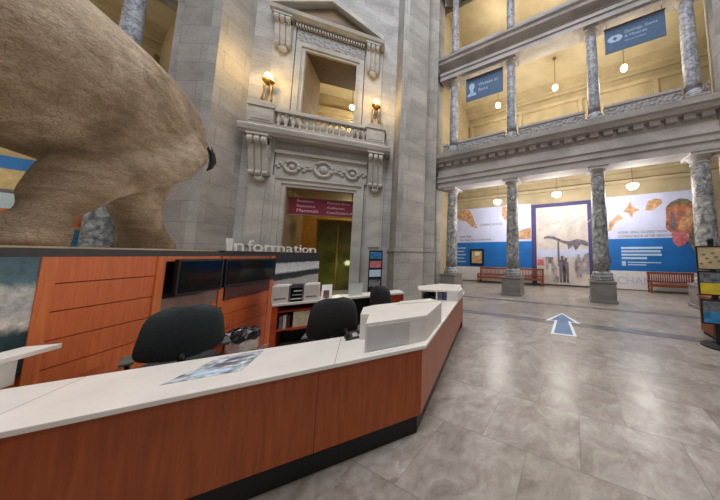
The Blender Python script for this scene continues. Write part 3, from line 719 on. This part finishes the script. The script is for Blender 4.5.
bench(FR.p(4.78, 14.72), FR.r, 2.04, 'reddish slatted wooden bench in front of the dinosaur head mural')
bench(FR.p(-5.45, 14.72), FR.r, 2.2, 'reddish slatted wooden bench left of the second column, below the framed picture')
bench(FR.p(-2.95, 14.72), FR.r, 2.2, 'reddish slatted wooden bench ending at the purple bordered mural')

# ------------------------------------------------------------------ elephant platform and information wall
WA = math.atan(.0875)
def wx(y): return -3+.0875*(y-3)
t = thing('elephant_platform', 'timber panelled elephant plinth with dark cap and photo panels behind the desk', 'platform', (wx(3), 3, 0), -WA)
# local: x = outwards from the wall face (towards the desk), y = along the wall
plat = [(-.06, -3), (-.06, 5.85), (-1.6, 7.4), (-5.4, 7.4), (-7, 5.5), (-7, -3)]
MB().prism(plat, 0, 1.97).build('core', 'toe', t)
MB().prism([(x+(.05 if x > -1 else 0), y) for x, y in plat], 1.97, 2.05).build('cap', 'cap', t)
MB().prism([(x+(-.03 if x > -1 else .05), y*.995) for x, y in plat], 2.05, 2.07).build('sand_bed', 'sand', t)
def wp(y): return (y-3)/math.cos(WA)
def panel(y0, y1, z0, z1, mat, name='wood_panel', x0=-.06, x1=0.): return MB().box(x0, x1, wp(y0), wp(y1), z0, z1).build(name, mat, t)
panel(.2, 3.21, .35, 1.97, 'toe', 'photo_backing', -.06, -.01)
o = MB().box(-.01, .012, wp(.2)-wp(.2), wp(3.21)-wp(.2), 0, 1).build('photo_panel', 'seascape', t); o.location = (0, wp(.2), .95); o.scale = (1, 1, 1.02)
o['label'] = 'icy water photo panel'
panel(.2, 3.21, 0, .95, 'cherry', 'lower_panel')
panel(3.21, 3.30, 0, 1.97, 'cherry_edge', 'frame_post', -.06, .02)
rows = [(0, .42), (.43, .68), (.69, .94), (.95, 1.195), (1.205, 1.455), (1.465, 1.715), (1.725, 1.97)]
for z0, z1 in rows:
    panel(3.31, 4.10, z0, z1, 'cherry')
panel(4.10, 4.19, 1.2, 1.97, 'cherry_edge', 'frame_post', -.06, .015)
panel(4.10, 4.19, 0, 1.19, 'cherry')
for z0, z1 in rows[:4]: panel(4.20, 5.02, z0, z1, 'cherry')
panel(4.20, 5.02, 1.20, 1.40, 'mauve', 'mauve_panel')
panel(4.20, 5.02, 1.40, 1.86, 'black', 'recess_back', -.05, -.03)
panel(4.20, 5.02, 1.90, 1.97, 'cherry_edge', 'top_rail')
panel(5.03, 5.12, 1.1, 1.97, 'cherry_edge', 'frame_post', -.06, .015)
for z0, z1 in rows[:4]: panel(5.13, 6.40, z0, z1, 'cherry')
panel(5.13, 6.28, 1.2, 1.45, 'maroon', 'maroon_panel', -.06, .03)
panel(5.13, 6.40, 1.45, 1.97, 'cherry', 'monitor_backing', -.06, -.02)
panel(6.30, 6.44, 0, 1.97, 'cherry_edge', 'frame_post', -.06, .01)
o = MB().box(-.01, .012, 0, wp(8.75)-wp(6.45), 0, 1).build('photo_panel', 'seascape2', t); o.location = (0, wp(6.45), .97); o['label'] = 'grey seabird photo panel'
panel(6.45, 8.75, 0, .97, 'cherry', 'lower_panel')

# Information lettering standing on the cap
t = thing('information_sign', 'raised white letters spelling Information on the plinth edge', 'sign', (wx(3)+.0, 3, 2.05), -WA)
LET = [('I', 225.5, 231.5), ('n', 233.7, 243.3), ('f', 247.0, 252.8), ('o', 252.5, 262.5), ('r', 264.5, 271), ('m', 271.2, 284.5), ('a', 286, 292.7), ('t', 293.6, 298.6), ('i', 299.6, 301.2), ('o', 302.2, 308.6), ('n', 309.4, 316)]
def wall_y(px):          # where the plinth wall passes at that bearing
    a = _az+math.atan((px-481.25)/211.09*1.0); k_ = math.tan(a); return (-3-.2625)/(k_-.0875)
for c_, a, b_ in LET:
    y0, y1 = wp(wall_y(a)), wp(wall_y(b_))
    me = glyphs(c_, .335, .014, 'LEFT', .002); xs = [v.co.x for v in me.vertices]
    me.transform(Matrix.Translation((-min(xs), 0, 0))); me.transform(Matrix.Diagonal(((y1-y0)/(max(xs)-min(xs)), 1, 1, 1)))
    me.transform(UP); me.transform(Matrix.Rotation(PI/2, 4, 'Z')); me.materials.clear(); me.materials.append(M['letter'])
    o = bpy.data.objects.new('letter', me); COL.objects.link(o); o.parent = t; o.location = (0.01, y0, .005)
MB().box(-.02, .04, wp(5.0), wp(8.72), -.0, .012).build('letter_rail', 'cap', t)

# wall monitors
def monitor(y0, y1, z0, z1, tilt, label):
    yc = (y0+y1)/2
    t = thing('wall_monitor', label, 'monitor', (wx(yc)+.10, yc, z0), -WA+tilt, 'black monitors on the plinth wall')
    h = (y1-y0)/2; H_ = z1-z0
    MB().box(-.025, .025, -h, h, 0, H_).build('casing', 'black', t, bevel=.006)
    MB().box(.025, .03, -h+.03, h-.03, .03, H_-.03).build('screen', 'screen', t)
    MB().box(-.10, -.02, -.1, .1, H_*.35, H_*.65).build('bracket', 'steel', t)
monitor(4.24, 4.86, 1.43, 1.93, R(-6), 'black wall monitor nearer the large chair, left of the wooden post')
monitor(4.98, 6.22, 1.44, 1.92, R(-2), 'wider black wall monitor under the Information lettering')

# ------------------------------------------------------------------ elephant
def elephant():
    ox, oy, oz = -5.5, 5.3, 2.07
    SH = -.10
    t = thing('elephant', 'large mounted brown elephant seen from behind on the plinth', 'elephant', (ox, oy+SH, oz+.01))
    m = MB()
    body = [(8.38, 5.05, .16, .22), (8.26, 4.97, .38, .55), (7.95, 4.90, .58, .92), (7.45, 4.90, .80, 1.18), (6.9, 4.88, .98, 1.34), (6.2, 4.92, 1.10, 1.40), (5.6, 4.98, 1.14, 1.38), (4.9, 5.02, 1.16, 1.36), (4.1, 5.0, 1.05, 1.30), (3.5, 5.1, .85, 1.12), (3.0, 5.25, .6, .8)]
    m.rings([((0, y-oy, z-oz), (rx, 0, 0), (0, 0, rz)) for y, z, rx, rz in body], 32)
    def leg(x, pts): m.tube([(x+p[3] if len(p) > 3 else x, p[0]-oy, p[1]-oz, p[2]) for p in pts], 20)
    leg(.42, [(7.15, 4.6, .66), (6.75, 4.05, .66), (6.2, 3.62, .52, .03), (5.76, 3.2, .40, .08), (5.52, 2.8, .315, .1), (5.36, 2.4, .305, .1), (5.28, 2.2, .33, .1), (5.26, 2.06, .34, .1)])
    leg(-.40, [(7.75, 4.5, .62), (7.72, 3.85, .54), (7.70, 3.3, .41), (7.84, 2.9, .33), (8.02, 2.5, .33), (8.14, 2.2, .42), (8.16, 2.06, .45)])
    leg(.45, [(4.0, 4.6, .62), (3.9, 3.8, .48), (3.8, 3.1, .36), (3.8, 2.5, .33), (3.78, 2.09, .4)])
    leg(-.45, [(4.2, 4.6, .62), (4.4, 3.8, .48), (4.5, 3.1, .36), (4.6, 2.5, .33), (4.6, 2.09, .4)])
    oh = oy-.5
    m.ball((0, 2.1-oh, 5.35-oz), .72, .8, .95)
    m.tube([(0, 1.7-oh, 5.0-oz, .45), (0, 1.3-oh, 4.4-oz, .34), (0, 1.1-oh, 3.7-oz, .26), (0, 1.05-oh, 3.0-oz, .20), (0, .95-oh, 2.5-oz, .15), (0, .75-oh, 2.28-oz, .11)], 14)
    for s_ in (-1, 1):
        m.rings([((s_*.6, 2.45-oh, 5.3-oz), (.05, 0, .0), (0, .1, .5)), ((s_*1.0, 2.75-oh, 5.15-oz), (.06, .02, 0), (0, .2, .85)), ((s_*1.35, 3.0-oh, 5.0-oz), (.05, .03, 0), (0, .15, .65)), ((s_*1.5, 3.1-oh, 4.95-oz), (.03, .02, 0), (0, .08, .3))], 14)
    m.tube([(0, 8.25-oy, 5.6-oz, .14), (.06, 8.48-oy, 5.5-oz, .085), (.12, 8.66-oy, 5.3-oz, .06), (.14, 8.74-oy, 5.1-oz, .05)], 10)
    o = m.build('body', 'skin', t, smooth=True)
    r = o.modifiers.new('remesh', 'REMESH'); r.mode = 'VOXEL'; r.voxel_size = .045; r.use_smooth_shade = True
    s_ = o.modifiers.new('smooth', 'SMOOTH'); s_.iterations = 22; s_.factor = .6
    MB().tube([(.13, 8.72-oy, 5.18-oz, .055), (.16, 8.79-oy, 5.0-oz, .07), (.18, 8.82-oy, 4.78-oz, .075), (.17, 8.78-oy, 4.58-oz, .05), (.15, 8.70-oy, 4.45-oz, .015)], 8).build('tail_tuft', 'bag_black', t, smooth=True)
    for sx in (-1, 1):
        MB().tube([(sx*.38, 1.5-oh, 4.75-oz, .11), (sx*.46, 1.1-oh, 4.35-oz, .09), (sx*.48, .7-oh, 4.2-oz, .06), (sx*.42, .4-oh, 4.25-oz, .015)], 10).build('tusk', 'ivory', t, smooth=True)
        MB().ball((sx*.66, 1.75-oh, 5.4-oz), .05).build('eye', 'black', t, smooth=True)
elephant()

# ------------------------------------------------------------------ information desk
A1, B1 = Vector((-2.86, 2.125)), Vector((.335, 2.57))       # front edge of the worktop
DIR = (B1-A1).normalized(); NRM = Vector((-DIR.y, DIR.x))
E1 = Vector((1.80, 5.85)); DIR2 = (E1-B1).normalized(); NR2 = Vector((-DIR2.y, DIR2.x))
def two(v): return (v.x, v.y)
def inter(p, d, q, e):
    den = d.x*e.y-d.y*e.x; tt = ((q.x-p.x)*e.y-(q.y-p.y)*e.x)/den; return p+d*tt
def strip(off0, off1):
    """polygon following both desk wings between two offsets behind the front edge"""
    c0 = inter(A1+NRM*off0, DIR, B1+NR2*off0, DIR2); c1 = inter(A1+NRM*off1, DIR, B1+NR2*off1, DIR2)
    return [two(A1+NRM*off0), two(c0), two(E1+NR2*off0), two(E1+NR2*off1), two(c1), two(A1+NRM*off1)]
t = thing('reception_desk', 'long L-shaped information desk with white worktop and red-brown wood front', 'desk', (0, 0, 0))
MB().prism(strip(0, .76), .935, .975).build('worktop', 'white', t, bevel=.006)
pf = strip(.05, .09)
c0 = inter(A1+NRM*.05, DIR, B1+NR2*.05, DIR2); c1 = inter(A1+NRM*.09, DIR, B1+NR2*.09, DIR2)
L1 = (c0-(A1+NRM*.05)).length
cuts = [0, L1*.70, L1]
for i in range(2):
    a, b_ = A1+NRM*.05+DIR*(cuts[i]+.002), A1+NRM*.05+DIR*(cuts[i+1]-.002)
    MB().prism([two(a), two(b_), two(b_+NRM*.04), two(a+NRM*.04)], .21, .935).build('front_panel', 'cherry_dark', t)
L2 = (E1+NR2*.05-c0).length
for i in range(2):
    a, b_ = c0+DIR2*(L2*i/2+.003), c0+DIR2*(L2*(i+1)/2-.002)
    MB().prism([two(a), two(b_), two(b_+NR2*.04), two(a+NR2*.04)], .21, .935).build('front_panel', 'cherry_dark', t)
MB().prism([two(E1+NR2*.05), two(E1+NR2*.72), two(E1+NR2*.72-DIR2*.04), two(E1+NR2*.05-DIR2*.04)], 0, .935).build('end_panel', 'cherry_dark', t)
MB().prism(strip(.10, .14), 0, .21).build('toe_kick', 'toe', t)
MB().prism(strip(.70, .73), .60, .935).build('modesty_rail', 'toe', t)
a = A1+DIR*1.67
for dd in (.57, 2.36): 
    a = A1+DIR*dd; MB().prism([two(a+NRM*.0), two(a+DIR*.004), two(a+DIR*.004+NRM*.76), two(a+NRM*.76)], .9751, .9756).build('worktop_seam', 'mauve', t)

# raised white hutch on the desk corner
t = thing('desk_hutch', 'white raised display hutch on the corner of the desk', 'hutch', (0, 0, .975))
P0 = [(-.29, 2.60), (.17, 2.665), (.35, 2.70), (.66, 3.36), (.30, 3.62), (-.30, 3.50), (-.42, 3.40), (-.40, 3.02), (-.30, 2.98)]
MB().prism(P0, 0, .26).build('body', 'white2', t)
MB().prism([(-.292, 2.598), (.17, 2.663), (.352, 2.698), (.662, 3.36), (.30, 3.622), (-.30, 3.502), (-.422, 3.40), (-.402, 3.02), (-.302, 2.98)], .26, .30).build('top', 'white', t, bevel=.004)
a0, a1 = Vector((-.27, 2.594)), Vector((.155, 2.654)); q = (a1-a0).normalized(); nn = Vector((-q.y, q.x))
MB().prism([two(a0), two(a1), two(a1+nn*.02), two(a0+nn*.02)], .02, .265).build('front_panel', 'hutch_front', t)
MB().prism([(.02, 3.40), (.60, 3.40), (.52, 3.62), (.06, 3.56)], .30, .315).build('rear_upstand', 'white', t)
# hutch on the far end of the desk
t = thing('display_cubby', 'white open-fronted cubby on the far end of the desk', 'hutch', (0, 0, .975))
F0, F1 = Vector((.47, 5.13)), Vector((1.26, 4.66)); q = (F1-F0).normalized(); nn = Vector((-q.y, q.x))
if nn.y < 0: nn = -nn
wd = (F1-F0).length
def seg(s0, s1, d0, d1, z0, z1, name, mat, extra=None):
    return MB().prism([two(F0+q*s0+nn*d0), two(F0+q*s1+nn*d0), two(F0+q*s1+nn*d1), two(F0+q*s0+nn*d1)], z0, z1).build(name, mat, t)
MB().prism([two(F0), two(F1), (1.62, 5.58), (1.14, 6.0), (.5, 5.75)], .20, .235).build('top', 'white', t)
seg(0, wd, 0, .5, 0, .012, 'bottom', 'white2')
seg(0, .05, 0, .5, .012, .20, 'side', 'white2'); seg(.42, .45, 0, .5, .012, .20, 'divider', 'white2'); seg(.68, wd, 0, .5, .012, .20, 'side', 'white2')
MB().prism([two(F0+nn*.5), two(F1+nn*.5), (1.60, 5.56), (1.13, 5.97), (.51, 5.73)], .0, .20).build('body', 'white2', t)
seg(.05, .42, .42, .5, .012, .20, 'back', 'pedestal')
for k_, (s0, s1, h_, mt, lab) in enumerate(((.10, .22, .10, 'black', 'black box inside the left opening of the cubby'), (.26, .38, .06, 'chair_teal', 'low dark box in the left opening of the cubby'))):
    o = MB().prism([two(F0+q*s0+nn*.08), two(F0+q*s1+nn*.08), two(F0+q*s1+nn*.3), two(F0+q*s0+nn*.3)], .987, .987+h_).build('storage_box', mt); tag(o, lab, 'box')
for k_ in range(4):
    s0 = .47+(k_ % 2)*.105; zz = .99+(k_//2)*.085
    o = MB().prism([two(F0+q*s0+nn*.03), two(F0+q*(s0+.09)+nn*.03), two(F0+q*(s0+.09)+nn*.06), two(F0+q*s0+nn*.06)], zz, zz+.075).build('leaflet_pack', 'purple' if k_ % 2 else 'photo_dark')
    tag(o, ('lower left', 'lower right', 'upper left', 'upper right')[k_]+' leaflet pack in the right opening of the cubby', 'leaflets', 'leaflet packs in the cubby')
# raised ledge at the left end of the desk
t = thing('counter_ledge', 'white raised ledge on the left end of the desk', 'ledge', (0, 0, .975))
MB().box(-2.94, -2.78, 2.20, 2.98, 0, .195).build('body', 'white2', t)
MB().box(-2.94, -2.74, 2.16, 3.17, .195, .235).build('top', 'white', t, bevel=.004)

# things lying on the worktop
def flat(name, pts, z, mat, label, cat, th=.003, group=None):
    o = MB().prism(pts, z, z+th).build(name, mat); return tag(o, label, cat, group)
t = thing('floor_plan', 'grey printed floor plan lying on the desk beside the large chair', 'map', (0, 0, .9755))
MB().prism([(-1.70, 2.545), (-1.25, 2.60), (-1.30, 3.06), (-1.62, 2.98)], 0, .003).build('sheet', 'map_paper', t)
MB().prism([(-1.55, 2.75), (-1.38, 2.77), (-1.34, 2.84), (-1.54, 2.83)], .003, .004).build('printed_block', 'photo_dark', t)
MB().prism([(-1.52, 2.86), (-1.36, 2.90), (-1.34, 2.97), (-1.50, 2.94)], .003, .004).build('printed_block', 'photo_dark', t)
MB().prism([(-1.58, 2.62), (-1.36, 2.65), (-1.37, 2.70), (-1.58, 2.68)], .003, .004).build('printed_block', 'ink_light', t)
e0 = Vector((-.24, 2.545))
for k_, (s0, s1, lab) in enumerate(((0, .12, 'left'), (.14, .25, 'middle'), (.27, .36, 'right'))):
    a, b_ = e0+DIR*s0, e0+DIR*s1
    flat('paper_slip', [two(a), two(b_), two(b_+NRM*.045), two(a+NRM*.045)], .9755, 'paper', lab+' white paper slip at the foot of the corner hutch', 'paper', .004, 'paper slips in front of the hutch')
t = thing('desk_phone', 'small black telephone on the desk left of the corner hutch', 'telephone', (-.50, 3.12, .975), R(20))
MB().side([(-.08, 0), (.08, 0), (.08, .06), (-.08, .02)], -.07, .07).build('body', 'black', t, bevel=.005)
MB().tube([(-.055, -.07, .055, .02), (-.055, -.03, .075, .014), (-.055, .04, .085, .014), (-.055, .08, .085, .02)], 10).build('handset', 'black', t, smooth=True)
MB().box(0, .055, -.06, .02, .04, .05, Matrix.Rotation(R(14), 4, 'X')).build('keypad', 'photo_mid', t)

# ------------------------------------------------------------------ office chairs
def chair(loc, rotz, mat, label):
    t = thing('office_chair', label, 'chair', loc, rotz, 'office chairs behind the desk')
    # sitter faces +y; the backrest is on the -y side
    m = MB(); nz, nx = 18, 14; vs = []
    for side in (0, 1):
        for i in range(nz+1):
            q = .5-.5*math.cos(PI*i/nz); z = .80+.60*q; w_ = .335*(1-.24*q)*max(.09, 1-abs(2*q-1)**4.5)**.36
            for j in range(nx+1):
                p = 2*j/nx-1; e = (1-abs(p)**3)*(1-abs(2*q-1)**4)
                vs.append(m.bm.verts.new((w_*p, -.26-.07*q+.07*p*p-.02*math.sin(q*PI)+(side*.02+.03*e if side else -.02-.025*e), z)))
    idx = lambda s_, i, j: vs[s_*(nz+1)*(nx+1)+i*(nx+1)+j]
    for s_ in (0, 1):
        for i in range(nz):
            for j in range(nx): m.bm.faces.new([idx(s_, i, j), idx(s_, i, j+1), idx(s_, i+1, j+1), idx(s_, i+1, j)])
    edge = [(0, j) for j in range(nx)]+[(i, nx) for i in range(nz)]+[(nz, j) for j in range(nx, 0, -1)]+[(i, 0) for i in range(nz, 0, -1)]
    for a, b_ in zip(edge, edge[1:]+edge[:1]): m.bm.faces.new([idx(0, *a), idx(0, *b_), idx(1, *b_), idx(1, *a)])
    m.build('backrest', mat, t, smooth=True)
    s_ = MB().rings([((0, 0, .64), (.24, 0, 0), (0, .22, 0)), ((0, 0, .66), (.28, 0, 0), (0, .26, 0)), ((0, 0, .72), (.28, 0, 0), (0, .26, 0)), ((0, 0, .74), (.24, 0, 0), (0, .22, 0))], 24).build('seat', mat, t, smooth=True)
    MB().tube([(0, -.1, .63, .03), (0, -.27, .66, .03), (0, -.30, .80, .03), (0, -.29, .88, .025)], 8).build('back_stem', 'black', t, smooth=True)
    for sx in (-1, 1):
        MB().tube([(sx*.2, 0, .63, .02), (sx*.33, 0, .68, .02), (sx*.34, 0, .82, .02)], 8).build('arm_post', 'black', t, smooth=True)
        MB().box(sx*.34-.045, sx*.34+.045, -.14, .18, .82, .855).build('armrest', 'grey_pad', t, bevel=.015)
    MB().lathe([(.035, .1), (.035, .40), (.022, .40), (.022, .64)], n=12).build('gas_column', 'steel', t, smooth=True)
    MB().tube([(.2*math.cos(a*PI/12), .2*math.sin(a*PI/12), .26, .012) for a in range(25)], 6).build('foot_ring', 'steel', t, smooth=True)
    for k_ in range(5):
        a = 2*PI*k_/5+.3; c_, d_ = math.cos(a), math.sin(a)
        l_ = MB().tube([(0, 0, .12, .03), (.15*c_, .15*d_, .11, .026), (.3*c_, .3*d_, .075, .02)], 8).build('leg', 'black', t, smooth=True)
        MB().lathe([(.03, -.02), (.03, .02)], n=12, mtx=Matrix.Translation((.3*c_, .3*d_, .03)) @ Matrix.Rotation(a, 4, 'Z') @ Matrix.Rotation(PI/2, 4, 'X')).build('caster', 'black', l_)
chair((-2.42, 3.84, 0), R(34), 'chair_teal', 'large dark teal office chair turned away at the left of the desk')
chair((-.86, 3.96, -.02), R(6), 'chair', 'charcoal office chair with rounded back beside the open shelves')
chair((-.14, 5.22, -.05), R(-45), 'chair', 'charcoal office chair turned sideways behind the corner hutch')

# ------------------------------------------------------------------ rear counter with shelving
G0, G1 = Vector((-2.38, 5.72)), Vector((.20, 6.30)); gd = (G1-G0).normalized(); gn = Vector((-gd.y, gd.x))
def gp(s, d): return two(G0+gd*s+gn*d)
def gbox(s0, s1, d0, d1, z0, z1): return MB().prism([gp(s0, d0), gp(s1, d0), gp(s1, d1), gp(s0, d1)], z0, z1)
LG = (G1-G0).length
t = thing('rear_counter', 'white-topped rear counter with red wood shelves under the photo panel', 'counter', (0, 0, 0))
gbox(0, LG, 0, .6, .93, .97).build('worktop', 'white', t)
for s in (.0, .72, 1.08, 1.9, LG-.06): gbox(s, s+.09 if s < 1 else s+.05, .02, .56, 0, .93).build('upright', 'red_cabinet', t)
gbox(.09, 1.08, .05, .5, .78, .80).build('shelf', 'red_cabinet', t)
gbox(.09, 1.08, .05, .5, .40, .43).build('shelf', 'red_cabinet', t)
gbox(0, LG, .54, .57, 0, .93).build('back_panel', 'toe', t)
gbox(.3, 1.0, .06, .4, .38, .40).build('shelf', 'red_cabinet', t)
gbox(2.0, LG-.07, .03, .06, .05, .92).build('end_door', 'red_cabinet', t)
for k_, (s0, h_, mt, lab) in enumerate(((.12, .26, 'photo_dark', 'dark binder'), (.18, .28, 'offwhite', 'white binder'), (.24, .27, 'maroon', 'maroon binder'))):
    tag(gbox(s0, s0+.05, .08, .32, .43, .43+h_).build('binder', mt), lab+' standing on the red shelf below the rear counter', 'binder', 'binders on the red shelf')
o = gbox(.34, .62, .08, .09, .435, .76).build('map_sheet', 'leaflet'); tag(o, 'cream map sheet leaning on the red shelf', 'map')
# things on the rear counter
def printer(s, w_, h_, label):
    t = thing('printer', label, 'printer', (*gp(s, .25), .97), math.atan2(gd.y, gd.x), 'white printers on the rear counter')
    MB().box(-w_/2, w_/2, -.17, .2, 0, h_).build('body', 'offwhite', t, bevel=.012)
    MB().box(-w_/2+.04, w_/2-.04, -.175, -.165, h_*.22, h_*.30).build('paper_slot', 'photo_dark', t)
    MB().box(-w_/2+.03, w_/2-.03, -.15, .1, h_, h_+.015).build('lid', 'white2', t)
printer(.10, .27, .36, 'white printer at the left end of the rear counter')
printer(.62, .27, .36, 'white printer right of the document rack on the rear counter')
t = thing('document_rack', 'dark document rack between the two printers', 'rack', (*gp(.36, .25), .97), math.atan2(gd.y, gd.x))
MB().box(-.115, -.10, -.15, .15, 0, .36).box(.10, .115, -.15, .15, 0, .36).box(-.115, .115, .14, .15, 0, .36).build('frame', 'photo_dark', t)
for k_ in range(4): MB().box(-.10, .10, -.15, .14, .04+.085*k_, .05+.085*k_).build('tray', 'black', t)
for k_ in range(3): tag(MB().box(-.09+.02*k_, .09, -.14, .1, 0, .02).build('paper_stack', 'paper' if k_ != 1 else 'photo_mid', loc=(*gp(.36, .25), .97+.051+.085*k_), rotz=math.atan2(gd.y, gd.x)), ('bottom', 'second', 'third')[k_]+' paper stack in the dark document rack', 'paper', 'paper in the rack')
t = thing('tilted_tray', 'white tilted leaflet tray at the right of the printers', 'tray', (*gp(.90, .2), .97), math.atan2(gd.y, gd.x))
MB().side([(-.12, 0), (.14, 0), (.14, .04), (-.1, .02)], -.1, .1).build('base', 'offwhite', t)
MB().side([(-.08, .03), (-.05, .03), (.14, .30), (.11, .31)], -.1, .1).build('back', 'offwhite', t)
MB().box(-.06, .05, -.09, -.07, .02, .2).build('leaflet', 'mauve', t)
t = thing('acrylic_stand', 'frosted acrylic sign stand on the rear counter', 'stand', (*gp(1.50, .25), .97), math.atan2(gd.y, gd.x))
MB().box(-.15, .15, -.01, .01, 0, .30).build('sheet', 'frost', t); MB().box(-.15, .15, -.06, .06, 0, .012).build('foot', 'frost', t)

# waste bin with liner by the plinth
t = thing('waste_bin', 'small bin with white and black liner at the plinth foot', 'bin', (-2.52, 5.20, 0))
MB().lathe([(.13, 0), (.15, .05), (.18, .52), (.17, .52), (.14, .06)], n=20).build('bin', 'bag_black', t, smooth=True)
def crumple(prof, n, amp, name, mat):
    m = MB(); secs = []
    for k_, (r, z) in enumerate(prof):
        ring = [m.bm.verts.new(((r+amp*math.sin(i*2.3+k_*1.9)*math.sin(i*.9+k_))*math.cos(2*PI*i/n), (r+amp*math.sin(i*2.3+k_*1.9))*math.sin(2*PI*i/n), z+amp*.8*math.sin(i*1.7+k_*2.6))) for i in range(n)]
        secs.append(ring)
    for p, q_ in zip(secs, secs[1:]):
        for i in range(n): m.bm.faces.new([p[i], p[(i+1) % n], q_[(i+1) % n], q_[i]])
    m.bm.faces.new(list(reversed(secs[0]))); m.bm.faces.new(secs[-1])
    return m.build(name, mat, t)
crumple([(.185, .30), (.20, .34), (.205, .44), (.19, .52)], 20, .014, 'white_liner', 'bag_white')
crumple([(.20, .50), (.215, .55), (.20, .62), (.15, .67), (.09, .64), (.04, .66)], 22, .03, 'black_liner', 'bag_black')

# ------------------------------------------------------------------ poster stands
def poster(t, z0, z1, w_, mats, y=-.06):
    b = MB().box(-w_/2, w_/2, y-.02, y+.02, z0, z0+.03).box(-w_/2, w_/2, y-.02, y+.02, z1-.03, z1).box(-w_/2, -w_/2+.03, y-.02, y+.02, z0+.03, z1-.03).box(w_/2-.03, w_/2, y-.02, y+.02, z0+.03, z1-.03)
    f = b.build('poster_frame', 'black', t); n = len(mats)
    for i, mt in enumerate(mats):
        a = z0+.03+(z1-z0-.06)*i/n; c_ = z0+.03+(z1-z0-.06)*(i+1)/n
        MB().box(-w_/2+.03, w_/2-.03, y-.012, y+.005, a, c_).build('poster', mt, f)
    return f
t = thing('poster_stand', 'black stand holding three framed posters at the right edge', 'poster stand', (6.70, 2.60, 0), R(-50))
MB().lathe([(.30, 0), (.30, .03), (.06, .05), (.04, .06)], n=28).build('base', 'black', t, smooth=False)
MB().box(-.05, .05, -.03, .03, .05, 2.33).build('pole', 'black', t, bevel=.004)
f = poster(t, 1.69, 2.24, .56, ['poster_tan'])
m = MB()
for k_ in range(9): m.ball((-.2+.05*k_, -.078, 1.84+.3*((k_*37) % 10)/10), .035, .004, .015, 8, 5)
m.build('printed_insects', 'photo_dark', f)
f = poster(t, 1.12, 1.67, .56, ['poster_yellow', 'poster_grey'])
poster(t, .50, 1.04, .56, ['poster_blue', 'poster_grey'], -.10)
MB().lathe([(.05, 2.33), (.07, 2.37), (.05, 2.41), (.01, 2.43)], n=14).build('finial', 'black', t, smooth=True)
t = thing('wooden_cabinet', 'brown wooden cabinet behind the poster stand', 'cabinet', (7.66, 2.68, 0), R(-45))
MB().box(-.5, .5, -.28, .28, .08, .95).build('body', 'kiosk_wood', t, bevel=.01); MB().box(-.46, .46, -.25, .25, 0, .08).build('plinth', 'toe', t); MB().box(-.53, .53, -.31, .31, .95, 1.0).build('top', 'kiosk_wood', t)
MB().box(-.44, .44, -.30, -.28, .14, .9).build('door', 'kiosk_wood', t)
t = thing('poster_stand', 'slim black stand with four small lit panels against the pier', 'poster stand', (-.98, 11.3, 0), R(5))
MB().box(-.35, .35, -.2, .2, 0, .05).build('base', 'black', t); MB().box(-.29, .29, -.04, .06, .05, 2.22).build('panel', 'black', t)
for z0, mt in ((1.82, 'poster_blue'), (1.40, 'print_pink'), (.98, 'ink_light'), (.52, 'poster_grey')): MB().box(-.24, .24, -.06, -.04, z0, z0+.32).build('poster', mt, t)

# blue navigation arrow, an overlay mark added as a flat floor decal
t = thing('overlay_arrow', 'blue navigation overlay arrow with white edge, added flat on the floor', 'arrow', (4.0, 4.42, .005), 0)
d_ = Vector((.66, .751)); n_ = Vector((.751, -.66))
def ap(s, w_): return two(d_*s+n_*w_)
def arrow(g):
    return [ap(0-g, -.25-g), ap(0-g, .25+g), ap(1.18-g, .17+g), ap(1.10-g*.8, .40+g*1.8), ap(2.02+g*1.6, 0), ap(1.10-g*.8, -.40-g*1.8), ap(1.18-g, -.17-g)]
MB().prism(arrow(.06), 0, .004).build('white_edge', 'arrow_white', t)
MB().prism(arrow(-.02), .004, .008).build('blue_face', 'arrow_blue', t)
